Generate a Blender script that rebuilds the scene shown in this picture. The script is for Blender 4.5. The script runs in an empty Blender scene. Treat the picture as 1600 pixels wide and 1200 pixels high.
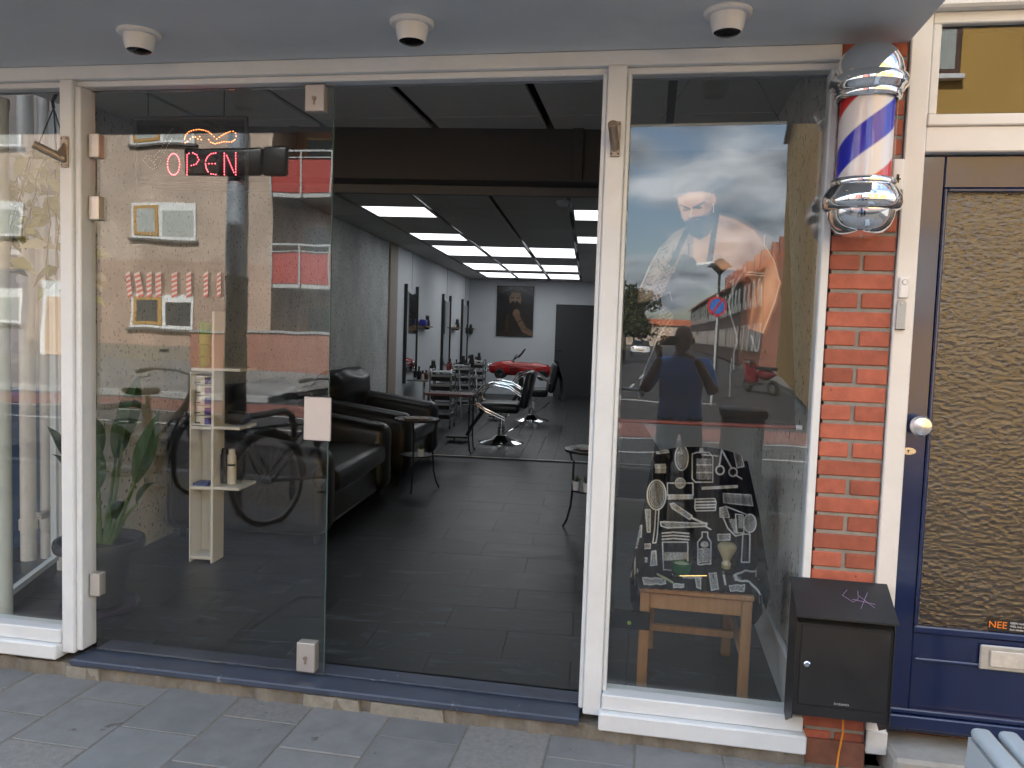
import bpy, bmesh, math, random
import numpy as np
from mathutils import Vector, Matrix
random.seed(7); NR = np.random.default_rng(7)
SC = bpy.context.scene; COL = SC.collection
R = math.radians
# ------------------------------------------------------------------ camera
cam = bpy.data.cameras.new('camera'); camo = bpy.data.objects.new('camera', cam); COL.objects.link(camo)
cam.sensor_width = 36; cam.lens = 1231.07/1600*36; cam.clip_start = .01; cam.clip_end = 2000
yaw, pitch, roll = R(9.959), R(-3.823), R(1.904)
_f = Vector((-math.sin(yaw)*math.cos(pitch), math.cos(yaw)*math.cos(pitch), math.sin(pitch)))
_r = Vector((math.cos(yaw), math.sin(yaw), 0)); _u = _r.cross(_f)
_r2 = _r*math.cos(roll)+_u*math.sin(roll); _u2 = _u*math.cos(roll)-_r*math.sin(roll)
camo.matrix_world = Matrix(((_r2.x,_u2.x,-_f.x,0),(_r2.y,_u2.y,-_f.y,-2.9),(_r2.z,_u2.z,-_f.z,1.52),(0,0,0,1)))
SC.camera = camo
# ------------------------------------------------------------------ sky, sun, exposure
SUN = Vector((-.2, 1.0, .98)).normalized()            # towards the sun: behind the shop
w = bpy.data.worlds.new('World'); SC.world = w; w.use_nodes = True
nt = w.node_tree; nt.nodes.clear()
def N(nt, t, **k):
    n = nt.nodes.new(t)
    for a, b in k.items(): setattr(n, a, b)
    return n
sky = N(nt, 'ShaderNodeTexSky', sky_type='NISHITA', sun_disc=False, sun_elevation=math.asin(SUN.z), sun_rotation=math.atan2(SUN.x, SUN.y), air_density=1.0, dust_density=1.6, ozone_density=1.2)
bg = N(nt, 'ShaderNodeBackground'); out = N(nt, 'ShaderNodeOutputWorld')
tc = N(nt, 'ShaderNodeTexCoord'); sep = N(nt, 'ShaderNodeSeparateXYZ'); nt.links.new(tc.outputs['Generated'], sep.inputs[0])
ad = N(nt, 'ShaderNodeMath', operation='ADD'); ad.inputs[1].default_value = .28; nt.links.new(sep.outputs['Z'], ad.inputs[0])
mx0 = N(nt, 'ShaderNodeMath', operation='MAXIMUM'); mx0.inputs[1].default_value = .06; nt.links.new(ad.outputs[0], mx0.inputs[0])
dv = N(nt, 'ShaderNodeVectorMath', operation='DIVIDE'); nt.links.new(tc.outputs['Generated'], dv.inputs[0]); nt.links.new(mx0.outputs[0], dv.inputs[1])
n1 = N(nt, 'ShaderNodeTexNoise'); n1.inputs['Scale'].default_value = 2.3; n1.inputs['Detail'].default_value = 7; n1.inputs['Roughness'].default_value = .55; n1.inputs['Distortion'].default_value = .4
nt.links.new(dv.outputs[0], n1.inputs['Vector'])
rp = N(nt, 'ShaderNodeValToRGB'); rp.color_ramp.elements[0].position = .40; rp.color_ramp.elements[1].position = .56; nt.links.new(n1.outputs[0], rp.inputs[0])
n2 = N(nt, 'ShaderNodeTexNoise'); n2.inputs['Scale'].default_value = 3.1; n2.inputs['Detail'].default_value = 5; nt.links.new(dv.outputs[0], n2.inputs['Vector'])
rc = N(nt, 'ShaderNodeValToRGB'); rc.color_ramp.elements[0].position = .36; rc.color_ramp.elements[0].color = (1.6,2.0,2.5,1); rc.color_ramp.elements[1].position = .64; rc.color_ramp.elements[1].color = (9.0,9.5,10.2,1)
nt.links.new(n2.outputs[0], rc.inputs[0])
mxc = N(nt, 'ShaderNodeMix', data_type='RGBA'); nt.links.new(rp.outputs[0], mxc.inputs[0]); nt.links.new(sky.outputs[0], mxc.inputs[6]); nt.links.new(rc.outputs[0], mxc.inputs[7])
nt.links.new(mxc.outputs[2], bg.inputs[0]); bg.inputs[1].default_value = .112; nt.links.new(bg.outputs[0], out.inputs[0])
sl = bpy.data.lights.new('sun', 'SUN'); sl.energy = 5; sl.angle = R(.5); sl.color = (1,.985,.965)
so = bpy.data.objects.new('sun', sl); COL.objects.link(so); so.location = (-20,30,40); so.rotation_euler = (-SUN).to_track_quat('-Z','Y').to_euler()
vs = SC.view_settings; vs.view_transform = 'Standard'; vs.look = 'None'; vs.exposure = 2.12; vs.gamma = 1
cy = SC.cycles; cy.use_denoising = True; cy.max_bounces = 6; cy.diffuse_bounces = 3; cy.glossy_bounces = 3; cy.transparent_max_bounces = 20; cy.transmission_bounces = 3; cy.use_adaptive_sampling = True; cy.adaptive_threshold = .03
cy.caustics_reflective = False; cy.caustics_refractive = False; cy.sample_clamp_indirect = 6
# ------------------------------------------------------------------ materials
MATS = {}
def newmat(name):
    m = bpy.data.materials.new(name); m.use_nodes = True; nt = m.node_tree
    MATS[name] = m
    return m, nt, nt.nodes['Principled BSDF']
def M(name, col, rough=.5, metal=0, var=.12, scale=6, bump=0, bscale=80, bdist=.002, spec=.5, coat=0, rnd=0, stretch=(1,1,1), rv=.1, sheen=0):
    """procedural paint/metal/cloth: large and fine noise in the colour, roughness breakup, relief, per-piece tone"""
    if name in MATS: return MATS[name]
    m, nt, b = newmat(name); L = nt.links.new
    tc = N(nt,'ShaderNodeTexCoord'); mp = N(nt,'ShaderNodeMapping'); mp.inputs['Scale'].default_value = stretch; L(tc.outputs['Object'], mp.inputs[0])
    oi = N(nt,'ShaderNodeObjectInfo'); vm = N(nt,'ShaderNodeVectorMath', operation='ADD'); L(mp.outputs[0], vm.inputs[0])
    rs = N(nt,'ShaderNodeMath', operation='MULTIPLY'); rs.inputs[1].default_value = 37.; L(oi.outputs['Random'], rs.inputs[0]); L(rs.outputs[0], vm.inputs[1])
    n = N(nt,'ShaderNodeTexNoise'); n.inputs['Scale'].default_value = scale; n.inputs['Detail'].default_value = 6; n.inputs['Roughness'].default_value = .65; L(vm.outputs[0], n.inputs['Vector'])
    r = N(nt,'ShaderNodeMapRange'); r.inputs[1].default_value = .25; r.inputs[2].default_value = .75; r.inputs[3].default_value = 1-var; r.inputs[4].default_value = 1+var; L(n.outputs[0], r.inputs[0])
    val = r.outputs[0]
    if rnd:
        q = N(nt,'ShaderNodeMapRange'); q.inputs[3].default_value = 1-rnd; q.inputs[4].default_value = 1+rnd; L(oi.outputs['Random'], q.inputs[0])
        mu = N(nt,'ShaderNodeMath', operation='MULTIPLY'); L(val, mu.inputs[0]); L(q.outputs[0], mu.inputs[1]); val = mu.outputs[0]
    sc = N(nt,'ShaderNodeVectorMath', operation='SCALE'); sc.inputs[0].default_value = col[:3]; L(val, sc.inputs['Scale']); L(sc.outputs[0], b.inputs['Base Color'])
    rr = N(nt,'ShaderNodeMapRange'); rr.inputs[3].default_value = max(.02,rough-rv); rr.inputs[4].default_value = min(1,rough+rv); L(n.outputs[0], rr.inputs[0]); L(rr.outputs[0], b.inputs['Roughness'])
    b.inputs['Metallic'].default_value = metal; b.inputs['Specular IOR Level'].default_value = spec; b.inputs['Coat Weight'].default_value = coat; b.inputs['Coat Roughness'].default_value = .08
    if sheen: b.inputs['Sheen Weight'].default_value = sheen
    if bump:
        nb = N(nt,'ShaderNodeTexNoise'); nb.inputs['Scale'].default_value = bscale; nb.inputs['Detail'].default_value = 5; L(vm.outputs[0], nb.inputs['Vector'])
        bp = N(nt,'ShaderNodeBump'); bp.inputs['Strength'].default_value = bump; bp.inputs['Distance'].default_value = bdist; L(nb.outputs[0], bp.inputs['Height']); L(bp.outputs[0], b.inputs['Normal'])
    return m
def EM(name, col, s):
    m, nt, b = newmat(name); b.inputs['Base Color'].default_value = (*col,1); b.inputs['Emission Color'].default_value = (*col,1); b.inputs['Emission Strength'].default_value = s; return m
def glassmat(name, f0=.05, tint=(.965,.982,.976), dust=.0012, rough=0., relief=None):
    """clear sheet: straight-through transmission under a Schlick reflection, a little dust"""
    m, nt, b = newmat(name); L = nt.links.new; nt.nodes.remove(b); o = nt.nodes['Material Output']
    g = N(nt,'ShaderNodeNewGeometry'); nrm = g.outputs['Normal']; bumpout = None
    tc = N(nt,'ShaderNodeTexCoord')
    if relief: bumpout = relief(nt, tc)
    d = N(nt,'ShaderNodeVectorMath', operation='DOT_PRODUCT'); L(nrm, d.inputs[0]); L(g.outputs['Incoming'], d.inputs[1])
    a = N(nt,'ShaderNodeMath', operation='ABSOLUTE'); L(d.outputs['Value'], a.inputs[0])
    s = N(nt,'ShaderNodeMath', operation='SUBTRACT'); s.inputs[0].default_value = 1; L(a.outputs[0], s.inputs[1])
    pw = N(nt,'ShaderNodeMath', operation='POWER'); pw.inputs[1].default_value = 5; L(s.outputs[0], pw.inputs[0])
    ma = N(nt,'ShaderNodeMath', operation='MULTIPLY_ADD'); ma.inputs[1].default_value = 1-f0; ma.inputs[2].default_value = f0; L(pw.outputs[0], ma.inputs[0])
    gl = N(nt,'ShaderNodeBsdfGlossy'); gl.inputs['Roughness'].default_value = rough
    tr = N(nt,'ShaderNodeBsdfTransparent'); tr.inputs[0].default_value = (*tint,1)
    if bumpout: L(bumpout, gl.inputs['Normal'])
    mx = N(nt,'ShaderNodeMixShader'); L(ma.outputs[0], mx.inputs[0]); L(tr.outputs[0], mx.inputs[1]); L(gl.outputs[0], mx.inputs[2])
    n = N(nt,'ShaderNodeTexNoise'); n.inputs['Scale'].default_value = 5; n.inputs['Detail'].default_value = 8; n.inputs['Roughness'].default_value = .7; L(tc.outputs['Object'], n.inputs['Vector'])
    r = N(nt,'ShaderNodeMapRange'); r.inputs[1].default_value = .45; r.inputs[2].default_value = .85; r.inputs[3].default_value = dust*.3; r.inputs[4].default_value = dust*3; L(n.outputs[0], r.inputs[0])
    df = N(nt,'ShaderNodeBsdfDiffuse'); df.inputs[0].default_value = (.6,.62,.62,1)
    m2 = N(nt,'ShaderNodeMixShader'); L(r.outputs[0], m2.inputs[0]); L(mx.outputs[0], m2.inputs[1]); L(df.outputs[0], m2.inputs[2]); L(m2.outputs[0], o.inputs[0])
    return m
def printmat(name, rough=.5, spec=.4, bump=0):
    m, nt, b = newmat(name); a = N(nt,'ShaderNodeAttribute', attribute_name='print'); nt.links.new(a.outputs['Color'], b.inputs['Base Color']); b.inputs['Roughness'].default_value = rough; b.inputs['Specular IOR Level'].default_value = spec
    if bump:
        n = N(nt,'ShaderNodeTexNoise'); n.inputs['Scale'].default_value = 900; bp = N(nt,'ShaderNodeBump'); bp.inputs['Strength'].default_value = bump; bp.inputs['Distance'].default_value = .001
        nt.links.new(n.outputs[0], bp.inputs['Height']); nt.links.new(bp.outputs[0], b.inputs['Normal'])
    return m
def speckled(name, col, dark, sc=30, thr=.66, stretch=(1,1,.5), rough=.75, big=.2, tilt=0):
    """cast-concrete look: cloudy grey with dark pits"""
    m, nt, b = newmat(name); L = nt.links.new
    tc = N(nt,'ShaderNodeTexCoord'); mp = N(nt,'ShaderNodeMapping'); mp.inputs['Scale'].default_value = stretch; L(tc.outputs['Object'], mp.inputs[0])
    n = N(nt,'ShaderNodeTexNoise'); n.inputs['Scale'].default_value = 3; n.inputs['Detail'].default_value = 8; n.inputs['Roughness'].default_value = .7; L(mp.outputs[0], n.inputs['Vector'])
    r = N(nt,'ShaderNodeMapRange'); r.inputs[1].default_value=.3; r.inputs[2].default_value=.7; r.inputs[3].default_value=1-big; r.inputs[4].default_value=1+big; L(n.outputs[0], r.inputs[0])
    s = N(nt,'ShaderNodeVectorMath', operation='SCALE'); s.inputs[0].default_value = col; L(r.outputs[0], s.inputs['Scale'])
    n2 = N(nt,'ShaderNodeTexNoise'); n2.inputs['Scale'].default_value = sc; n2.inputs['Detail'].default_value = 4; n2.inputs['Roughness'].default_value = .6; L(mp.outputs[0], n2.inputs['Vector'])
    q = N(nt,'ShaderNodeMapRange'); q.inputs[1].default_value = thr; q.inputs[2].default_value = thr+.03; L(n2.outputs[0], q.inputs[0])
    mx = N(nt,'ShaderNodeMix', data_type='RGBA'); L(q.outputs[0], mx.inputs[0]); L(s.outputs[0], mx.inputs[6]); mx.inputs[7].default_value = (*dark,1); L(mx.outputs[2], b.inputs['Base Color'])
    b.inputs['Roughness'].default_value = rough
    iv = N(nt,'ShaderNodeMath', operation='SUBTRACT'); iv.inputs[0].default_value = 1; L(q.outputs[0], iv.inputs[1])
    bp = N(nt,'ShaderNodeBump'); bp.inputs['Strength'].default_value = .5; bp.inputs['Distance'].default_value = .002; L(iv.outputs[0], bp.inputs['Height']); L(bp.outputs[0], b.inputs['Normal'])
    return m
def worn(name, col, chip, rough=.4, var=.06, sc=9, chips=.70, csc=16, light=None, bump=.2, rnd=0, grain=0):
    """paint or stone with soft staining, small chips or grit of another tone, and grain"""
    m = M(name, col, rough, var=var, scale=sc, bump=bump, bscale=140, bdist=.001, rnd=rnd); nt = m.node_tree; L = nt.links.new; b = nt.nodes['Principled BSDF']
    src = b.inputs['Base Color'].links[0].from_socket; tc = N(nt,'ShaderNodeTexCoord'); oi = N(nt,'ShaderNodeObjectInfo'); ml = N(nt,'ShaderNodeMath', operation='MULTIPLY'); ml.inputs[1].default_value = 23; L(oi.outputs['Random'], ml.inputs[0]); av = N(nt,'ShaderNodeVectorMath', operation='ADD'); L(tc.outputs['Object'], av.inputs[0]); L(ml.outputs[0], av.inputs[1])
    n = N(nt,'ShaderNodeTexNoise'); n.inputs['Scale'].default_value = csc; n.inputs['Detail'].default_value = 5; n.inputs['Roughness'].default_value = .7; L(av.outputs[0], n.inputs['Vector'])
    q = N(nt,'ShaderNodeMapRange'); q.inputs[1].default_value = chips; q.inputs[2].default_value = chips+.025; L(n.outputs[0], q.inputs[0])
    mx = N(nt,'ShaderNodeMix', data_type='RGBA'); L(q.outputs[0], mx.inputs[0]); L(src, mx.inputs[6]); mx.inputs[7].default_value = (*chip,1); res = mx.outputs[2]
    if light:
        v = N(nt,'ShaderNodeTexVoronoi'); v.inputs['Scale'].default_value = light[1]; L(av.outputs[0], v.inputs['Vector']); k = N(nt,'ShaderNodeMapRange'); k.inputs[1].default_value = light[2]; k.inputs[2].default_value = light[2]*.6; k.inputs[3].default_value = 0; k.inputs[4].default_value = 1; L(v.outputs['Distance'], k.inputs[0])
        m2 = N(nt,'ShaderNodeMix', data_type='RGBA'); L(k.outputs[0], m2.inputs[0]); L(res, m2.inputs[6]); m2.inputs[7].default_value = (*light[0],1); res = m2.outputs[2]
    L(res, b.inputs['Base Color']); return m
def brickmat(name, c1, c2, mortar, bw=.21, bh=.0625, mort=.011, plane='XZ', rough=.85, bias=0):
    m, nt, b = newmat(name); L = nt.links.new
    tc = N(nt,'ShaderNodeTexCoord'); sp = N(nt,'ShaderNodeSeparateXYZ'); L(tc.outputs['Object'], sp.inputs[0]); cb = N(nt,'ShaderNodeCombineXYZ')
    if plane == 'XZ':
        s = N(nt,'ShaderNodeMath', operation='ADD'); L(sp.outputs['X'], s.inputs[0]); L(sp.outputs['Y'], s.inputs[1]); L(s.outputs[0], cb.inputs[0]); L(sp.outputs['Z'], cb.inputs[1])
    else: L(sp.outputs['X'], cb.inputs[0]); L(sp.outputs['Y'], cb.inputs[1])
    t = N(nt,'ShaderNodeTexBrick'); t.inputs['Scale'].default_value = 1; t.inputs['Brick Width'].default_value = bw; t.inputs['Row Height'].default_value = bh; t.inputs['Mortar Size'].default_value = mort*.5; t.inputs['Bias'].default_value = bias
    t.inputs['Color1'].default_value = (*c1,1); t.inputs['Color2'].default_value = (*c2,1); t.inputs['Mortar'].default_value = (*mortar,1); L(cb.outputs[0], t.inputs['Vector'])
    n = N(nt,'ShaderNodeTexNoise'); n.inputs['Scale'].default_value = .6; n.inputs['Detail'].default_value = 8; L(tc.outputs['Object'], n.inputs['Vector'])
    r = N(nt,'ShaderNodeMapRange'); r.inputs[1].default_value=.3; r.inputs[2].default_value=.7; r.inputs[3].default_value=.74; r.inputs[4].default_value=1.16; L(n.outputs[0], r.inputs[0])
    s = N(nt,'ShaderNodeVectorMath', operation='SCALE'); L(t.outputs['Color'], s.inputs[0]); L(r.outputs[0], s.inputs['Scale']); L(s.outputs[0], b.inputs['Base Color'])
    b.inputs['Roughness'].default_value = rough
    bp = N(nt,'ShaderNodeBump'); bp.inputs['Strength'].default_value = .6; bp.inputs['Distance'].default_value = .006; iv = N(nt,'ShaderNodeMath', operation='SUBTRACT'); iv.inputs[0].default_value = 1; L(t.outputs['Fac'], iv.inputs[1]); L(iv.outputs[0], bp.inputs['Height']); L(bp.outputs[0], b.inputs['Normal'])
    return m
# ------------------------------------------------------------------ mesh helpers
class MB:
    def __init__(s): s.v=[]; s.f=[]
    def add(s, vs, fs):
        o=len(s.v); s.v += [tuple(p) for p in vs]; s.f += [tuple(i+o for i in f) for f in fs]; return s
    def box(s, x0,x1,y0,y1,z0,z1):
        return s.add([(x0,y0,z0),(x1,y0,z0),(x1,y1,z0),(x0,y1,z0),(x0,y0,z1),(x1,y0,z1),(x1,y1,z1),(x0,y1,z1)],[(3,2,1,0),(4,5,6,7),(0,1,5,4),(1,2,6,5),(2,3,7,6),(3,0,4,7)])
    def cbox(s, x0,x1,y0,y1,z0,z1,c=.003):
        bm=bmesh.new(); bmesh.ops.create_cube(bm,size=1)
        for v in bm.verts: v.co=Vector(((x0+x1)/2+v.co.x*(x1-x0),(y0+y1)/2+v.co.y*(y1-y0),(z0+z1)/2+v.co.z*(z1-z0)))
        bmesh.ops.bevel(bm,geom=bm.edges[:],offset=c,segments=1,affect='EDGES',profile=.5)
        bm.verts.index_update(); s.add([v.co[:] for v in bm.verts],[[v.index for v in f.verts] for f in bm.faces]); bm.free(); return s
    def rbox(s, x0,x1,y0,y1,z0,z1,c=.02,seg=3):
        bm=bmesh.new(); bmesh.ops.create_cube(bm,size=1)
        for v in bm.verts: v.co=Vector(((x0+x1)/2+v.co.x*(x1-x0),(y0+y1)/2+v.co.y*(y1-y0),(z0+z1)/2+v.co.z*(z1-z0)))
        bmesh.ops.bevel(bm,geom=bm.edges[:],offset=c,segments=seg,affect='EDGES',profile=.5)
        bm.verts.index_update(); s.add([v.co[:] for v in bm.verts],[[v.index for v in f.verts] for f in bm.faces]); bm.free(); return s
    def cyl(s,p0,p1,r0,r1=None,n=14,cap=True):
        p0=Vector(p0); p1=Vector(p1); r1=r0 if r1 is None else r1
        d=(p1-p0).normalized(); a=d.orthogonal().normalized(); b=d.cross(a); vs=[]
        for p,r in ((p0,r0),(p1,r1)):
            for i in range(n): t=2*math.pi*i/n; vs.append(p+(a*math.cos(t)+b*math.sin(t))*r)
        fs=[(i,(i+1)%n,n+(i+1)%n,n+i) for i in range(n)]
        if cap: fs += [tuple(range(n-1,-1,-1)),tuple(range(n,2*n))]
        return s.add(vs,fs)
    def tube(s,pts,r,n=8,closed=False):
        P=[Vector(p) for p in pts]; m=len(P); rs=r if isinstance(r,(list,tuple)) else [r]*m
        vs=[]; up=None
        for i,p in enumerate(P):
            t=((P[(i+1)%m]-P[i-1]) if closed else (P[min(i+1,m-1)]-P[max(i-1,0)])).normalized()
            if up is None: up=t.orthogonal().normalized()
            up=(up-t*up.dot(t)); up=up.normalized() if up.length>1e-6 else t.orthogonal().normalized(); b=t.cross(up)
            for k in range(n): a=2*math.pi*k/n; vs.append(p+(up*math.cos(a)+b*math.sin(a))*rs[i])
        fs=[]
        for i in range(m if closed else m-1):
            j=(i+1)%m
            fs += [(i*n+k,i*n+(k+1)%n,j*n+(k+1)%n,j*n+k) for k in range(n)]
        if not closed: fs += [tuple(range(n-1,-1,-1)),tuple((m-1)*n+k for k in range(n))]
        return s.add(vs,fs)
    def lathe(s,prof,n=24,c=(0,0,0),cap=True,arc=1.):
        vs=[]; full=arc>=.999; k=n if full else n+1
        for r,z in prof:
            for i in range(k): t=2*math.pi*arc*i/n; vs.append((c[0]+r*math.cos(t),c[1]+r*math.sin(t),c[2]+z))
        fs=[]
        for j in range(len(prof)-1):
            for i in range(n): i2=(i+1)%k; fs.append((j*k+i,j*k+i2,(j+1)*k+i2,(j+1)*k+i))
        if cap and full: fs += [tuple(range(k-1,-1,-1)),tuple((len(prof)-1)*k+i for i in range(k))]
        return s.add(vs,fs)
    def ell(s,c,rx,ry,rz,n=14,m=9):
        prof=[(max(1e-4,math.sin(math.pi*j/m)),-math.cos(math.pi*j/m)) for j in range(m+1)]
        t=MB().lathe(prof,n); return s.add([(c[0]+x*rx,c[1]+y*ry,c[2]+z*rz) for x,y,z in t.v],t.f)
    def prism(s,poly,axis,a,b):
        """polygon in the other two axes, extruded along axis from a to b"""
        n=len(poly); vs=[]
        for h in (a,b):
            for p,q in poly: vs.append({'x':(h,p,q),'y':(p,h,q),'z':(p,q,h)}[axis])
        return s.add(vs,[tuple(range(n-1,-1,-1)),tuple(range(n,2*n))]+[(i,(i+1)%n,n+(i+1)%n,n+i) for i in range(n)])
    def grid(s,fn,nu,nv):
        vs=[fn(i/nu,j/nv) for j in range(nv+1) for i in range(nu+1)]
        return s.add(vs,[(j*(nu+1)+i,j*(nu+1)+i+1,(j+1)*(nu+1)+i+1,(j+1)*(nu+1)+i) for j in range(nv) for i in range(nu)])
    def torus(s,c,R_,r,axis='x',n=28,m=8):
        pts=[]
        for i in range(n):
            t=2*math.pi*i/n; a,b=R_*math.cos(t),R_*math.sin(t)
            pts.append({'x':(c[0],c[1]+a,c[2]+b),'y':(c[0]+a,c[1],c[2]+b),'z':(c[0]+a,c[1]+b,c[2])}[axis])
        return s.tube(pts,r,m,True)
    def xf(s,mat): s.v=[tuple(mat@Vector(p)) for p in s.v]; return s
    def mesh(s,name,mat,ang=35):
        me=bpy.data.meshes.new(name); me.from_pydata(s.v,[],s.f); 
        bm=bmesh.new(); bm.from_mesh(me); bmesh.ops.recalc_face_normals(bm,faces=bm.faces[:]); bm.to_mesh(me); bm.free()
        me.polygons.foreach_set('use_smooth',[True]*len(me.polygons)); me.set_sharp_from_angle(angle=R(ang)); me.materials.append(mat); return me
    def build(s,name,mat,parent=None,loc=(0,0,0),rz=0,ang=35,**tg):
        o=bpy.data.objects.new(name,s.mesh(name,mat,ang)); COL.objects.link(o); o.location=loc; o.rotation_euler[2]=rz
        if parent: o.parent=parent
        if tg: tag(o,**tg)
        return o
def tag(o,label=None,cat=None,group=None,kind=None):
    if label: o['label']=label
    if cat: o['category']=cat
    if group: o['group']=group
    if kind: o['kind']=kind
    return o
def thing(name,label,cat,loc=(0,0,0),rz=0,group=None):
    o=bpy.data.objects.new(name,None); COL.objects.link(o); o.location=loc; o.rotation_euler[2]=rz; o.empty_display_size=.1; return tag(o,label,cat,group)
def inst(name,me,parent,loc,rot=None,scale=None):
    o=bpy.data.objects.new(name,me); COL.objects.link(o); o.location=loc
    if rot: o.rotation_euler=rot
    if scale: o.scale=scale
    if parent: o.parent=parent
    return o
def copy_tree(o,parent=None):
    c=o.copy(); COL.objects.link(c); c.parent=parent
    for ch in list(o.children): copy_tree(ch,c)
    return c
def lettering(name,txt,size,mat,parent,loc,rot,ext=.0006,align='CENTER'):
    cu=bpy.data.curves.new(name,'FONT'); cu.body=txt; cu.size=size; cu.extrude=ext; cu.align_x=align; cu.align_y='CENTER'
    t=bpy.data.objects.new(name,cu); COL.objects.link(t); dg=bpy.context.evaluated_depsgraph_get(); me=bpy.data.meshes.new_from_object(t.evaluated_get(dg)); bpy.data.objects.remove(t)
    me.materials.clear(); me.materials.append(mat)
    o=bpy.data.objects.new(name,me); COL.objects.link(o); o.location=loc; o.rotation_euler=rot; o.parent=parent; return o
FRONT=(math.pi/2,0,0)          # lettering that faces the street
# painted sheets: a fine mesh whose print is drawn here, point by point
def lin(c): c=np.asarray(c,float)/255; return np.where(c<=.04045,c/12.92,((c+.055)/1.055)**2.4)
class Canvas:
    def __init__(s,x0,y0,x1,y1,nx,ny,bg):
        s.nx,s.ny=nx,ny; s.X,s.Y=np.meshgrid(np.linspace(x0,x1,nx),np.linspace(y0,y1,ny)); s.c=np.zeros((ny,nx,3))+lin(bg)
    def mix(s,a,col): a=np.clip(a,0,1)[...,None]; s.c=s.c*(1-a)+lin(col)*a; return s
    def sdist(s,pts):
        d=np.full(s.X.shape,1e9)
        for (x0,y0),(x1,y1) in zip(pts[:-1],pts[1:]):
            dx,dy=x1-x0,y1-y0; t=np.clip(((s.X-x0)*dx+(s.Y-y0)*dy)/max(1e-9,dx*dx+dy*dy),0,1); d=np.minimum(d,np.hypot(s.X-x0-t*dx,s.Y-y0-t*dy))
        return d
    def line(s,pts,w,col,a=1.,soft=.6): return s.mix(a*np.clip((w/2-s.sdist(pts))/soft+.5,0,1),col)
    def poly(s,pts,col,a=1.,soft=.8,fill=None):
        ins=np.zeros(s.X.shape,bool); p=pts+[pts[0]]
        for (x0,y0),(x1,y1) in zip(p[:-1],p[1:]):
            if y0==y1: continue
            ins^=((s.Y<y0)!=(s.Y<y1))&(s.X<(x1-x0)*(s.Y-y0)/(y1-y0)+x0)
        d=s.sdist(p); sd=np.where(ins,d,-d); return s.mix(a*np.clip(sd/soft+.5,0,1),col)
    def ell(s,cx,cy,rx,ry,col,a=1.,soft=.15,rot=0):
        c,q=math.cos(rot),math.sin(rot); x=((s.X-cx)*c+(s.Y-cy)*q)/rx; y=(-(s.X-cx)*q+(s.Y-cy)*c)/ry; return s.mix(a*np.clip((1-np.hypot(x,y))/soft+.5,0,1),col)
    def ring(s,cx,cy,rx,ry,w,col,a=1.,rot=0):
        t=np.linspace(0,2*math.pi,26); c,q=math.cos(rot),math.sin(rot); return s.line([(cx+rx*math.cos(k)*c-ry*math.sin(k)*q,cy+rx*math.cos(k)*q+ry*math.sin(k)*c) for k in t],w,col,a)
    def sheet(s,name,mat,pos,parent=None,thick=0,**tg):
        """pos: (ny,nx,3) array of points"""
        ny,nx=s.ny,s.nx; me=bpy.data.meshes.new(name); idx=np.arange(ny*nx).reshape(ny,nx)
        fs=np.stack([idx[:-1,:-1],idx[1:,:-1],idx[1:,1:],idx[:-1,1:]],-1).reshape(-1,4)
        me.from_pydata(pos.reshape(-1,3).tolist(),[],fs.tolist()); at=me.color_attributes.new('print','FLOAT_COLOR','POINT')
        at.data.foreach_set('color',np.concatenate([s.c.reshape(-1,3),np.ones((ny*nx,1))],1).astype(np.float32).ravel())
        me.polygons.foreach_set('use_smooth',[True]*len(me.polygons)); me.materials.append(mat)
        o=bpy.data.objects.new(name,me); COL.objects.link(o)
        if parent: o.parent=parent
        if tg: tag(o,**tg)
        return o
# interior frame: the shop runs back at 4.5 degrees to its front
TH=R(4.5); CT,ST=math.cos(TH),math.sin(TH)
def I(x,y,z=0.): return (x*CT-y*ST, x*ST+y*CT, z)
FZ=.10                                                     # shop floor level
# ------------------------------------------------------------------ shared materials
WHITE=worn('white_paint',(.72,.765,.79),(.42,.41,.38),.38,.07,5,.715,12)
CREAM=worn('cream_paint',(.75,.74,.71),(.45,.42,.36),.35,.05,5,.74,10)
SOFFIT=worn('soffit_paint',(.62,.68,.72),(.74,.77,.79),.6,.10,1.6,.735,7)
STONE=worn('blue_stone',(.052,.068,.105),(.18,.20,.23),.36,.3,10,.66,22)
PLINTH=M('old_mortar',(.175,.16,.132),.9,var=.35,scale=9,bump=.9,bscale=35,bdist=.006)
BRICK=worn('orange_red_brick',(.37,.108,.066),(.17,.07,.05),.82,.28,16,.68,26,((.5,.33,.25),55,.06),.7,.22)
JOINT=M('grey_joint',(.27,.26,.235),.92,var=.2,scale=30,bump=.6,bscale=140)
BLUED=M('navy_gloss_paint',(.010,.021,.078),.2,var=.16,scale=5,bump=.3,bscale=60,bdist=.0012,coat=.6,stretch=(1,1,.08))
CHROME=M('chrome',(.86,.87,.88),.05,1,var=.03,rv=.03)
STEEL=M('brushed_steel',(.60,.57,.53),.28,1,var=.06,scale=3,stretch=(1,1,40),rv=.08)
BRONZE=M('tarnished_bronze',(.34,.29,.24),.45,.6,var=.3,scale=40,bump=.3,bscale=150)
BLACKP=M('black_powder_coat',(.018,.019,.021),.42,var=.2,scale=10,bump=.25,bscale=500,bdist=.0005)
BLACK=M('black_plastic',(.012,.012,.013),.4,var=.15)
PLASTIC=M('white_plastic',(.78,.79,.78),.35,var=.03)
GREYPL=M('grey_plastic',(.42,.44,.45),.4,var=.05)
def wavy(nt,tc):
    n=N(nt,'ShaderNodeTexNoise'); n.inputs['Scale'].default_value=1.6; n.inputs['Detail'].default_value=2; nt.links.new(tc.outputs['Object'],n.inputs['Vector']); b=N(nt,'ShaderNodeBump'); b.inputs['Strength'].default_value=.6; b.inputs['Distance'].default_value=.0022; nt.links.new(n.outputs[0],b.inputs['Height']); return b.outputs[0]
GLASS=glassmat('window_glass',.068,relief=wavy)
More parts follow.
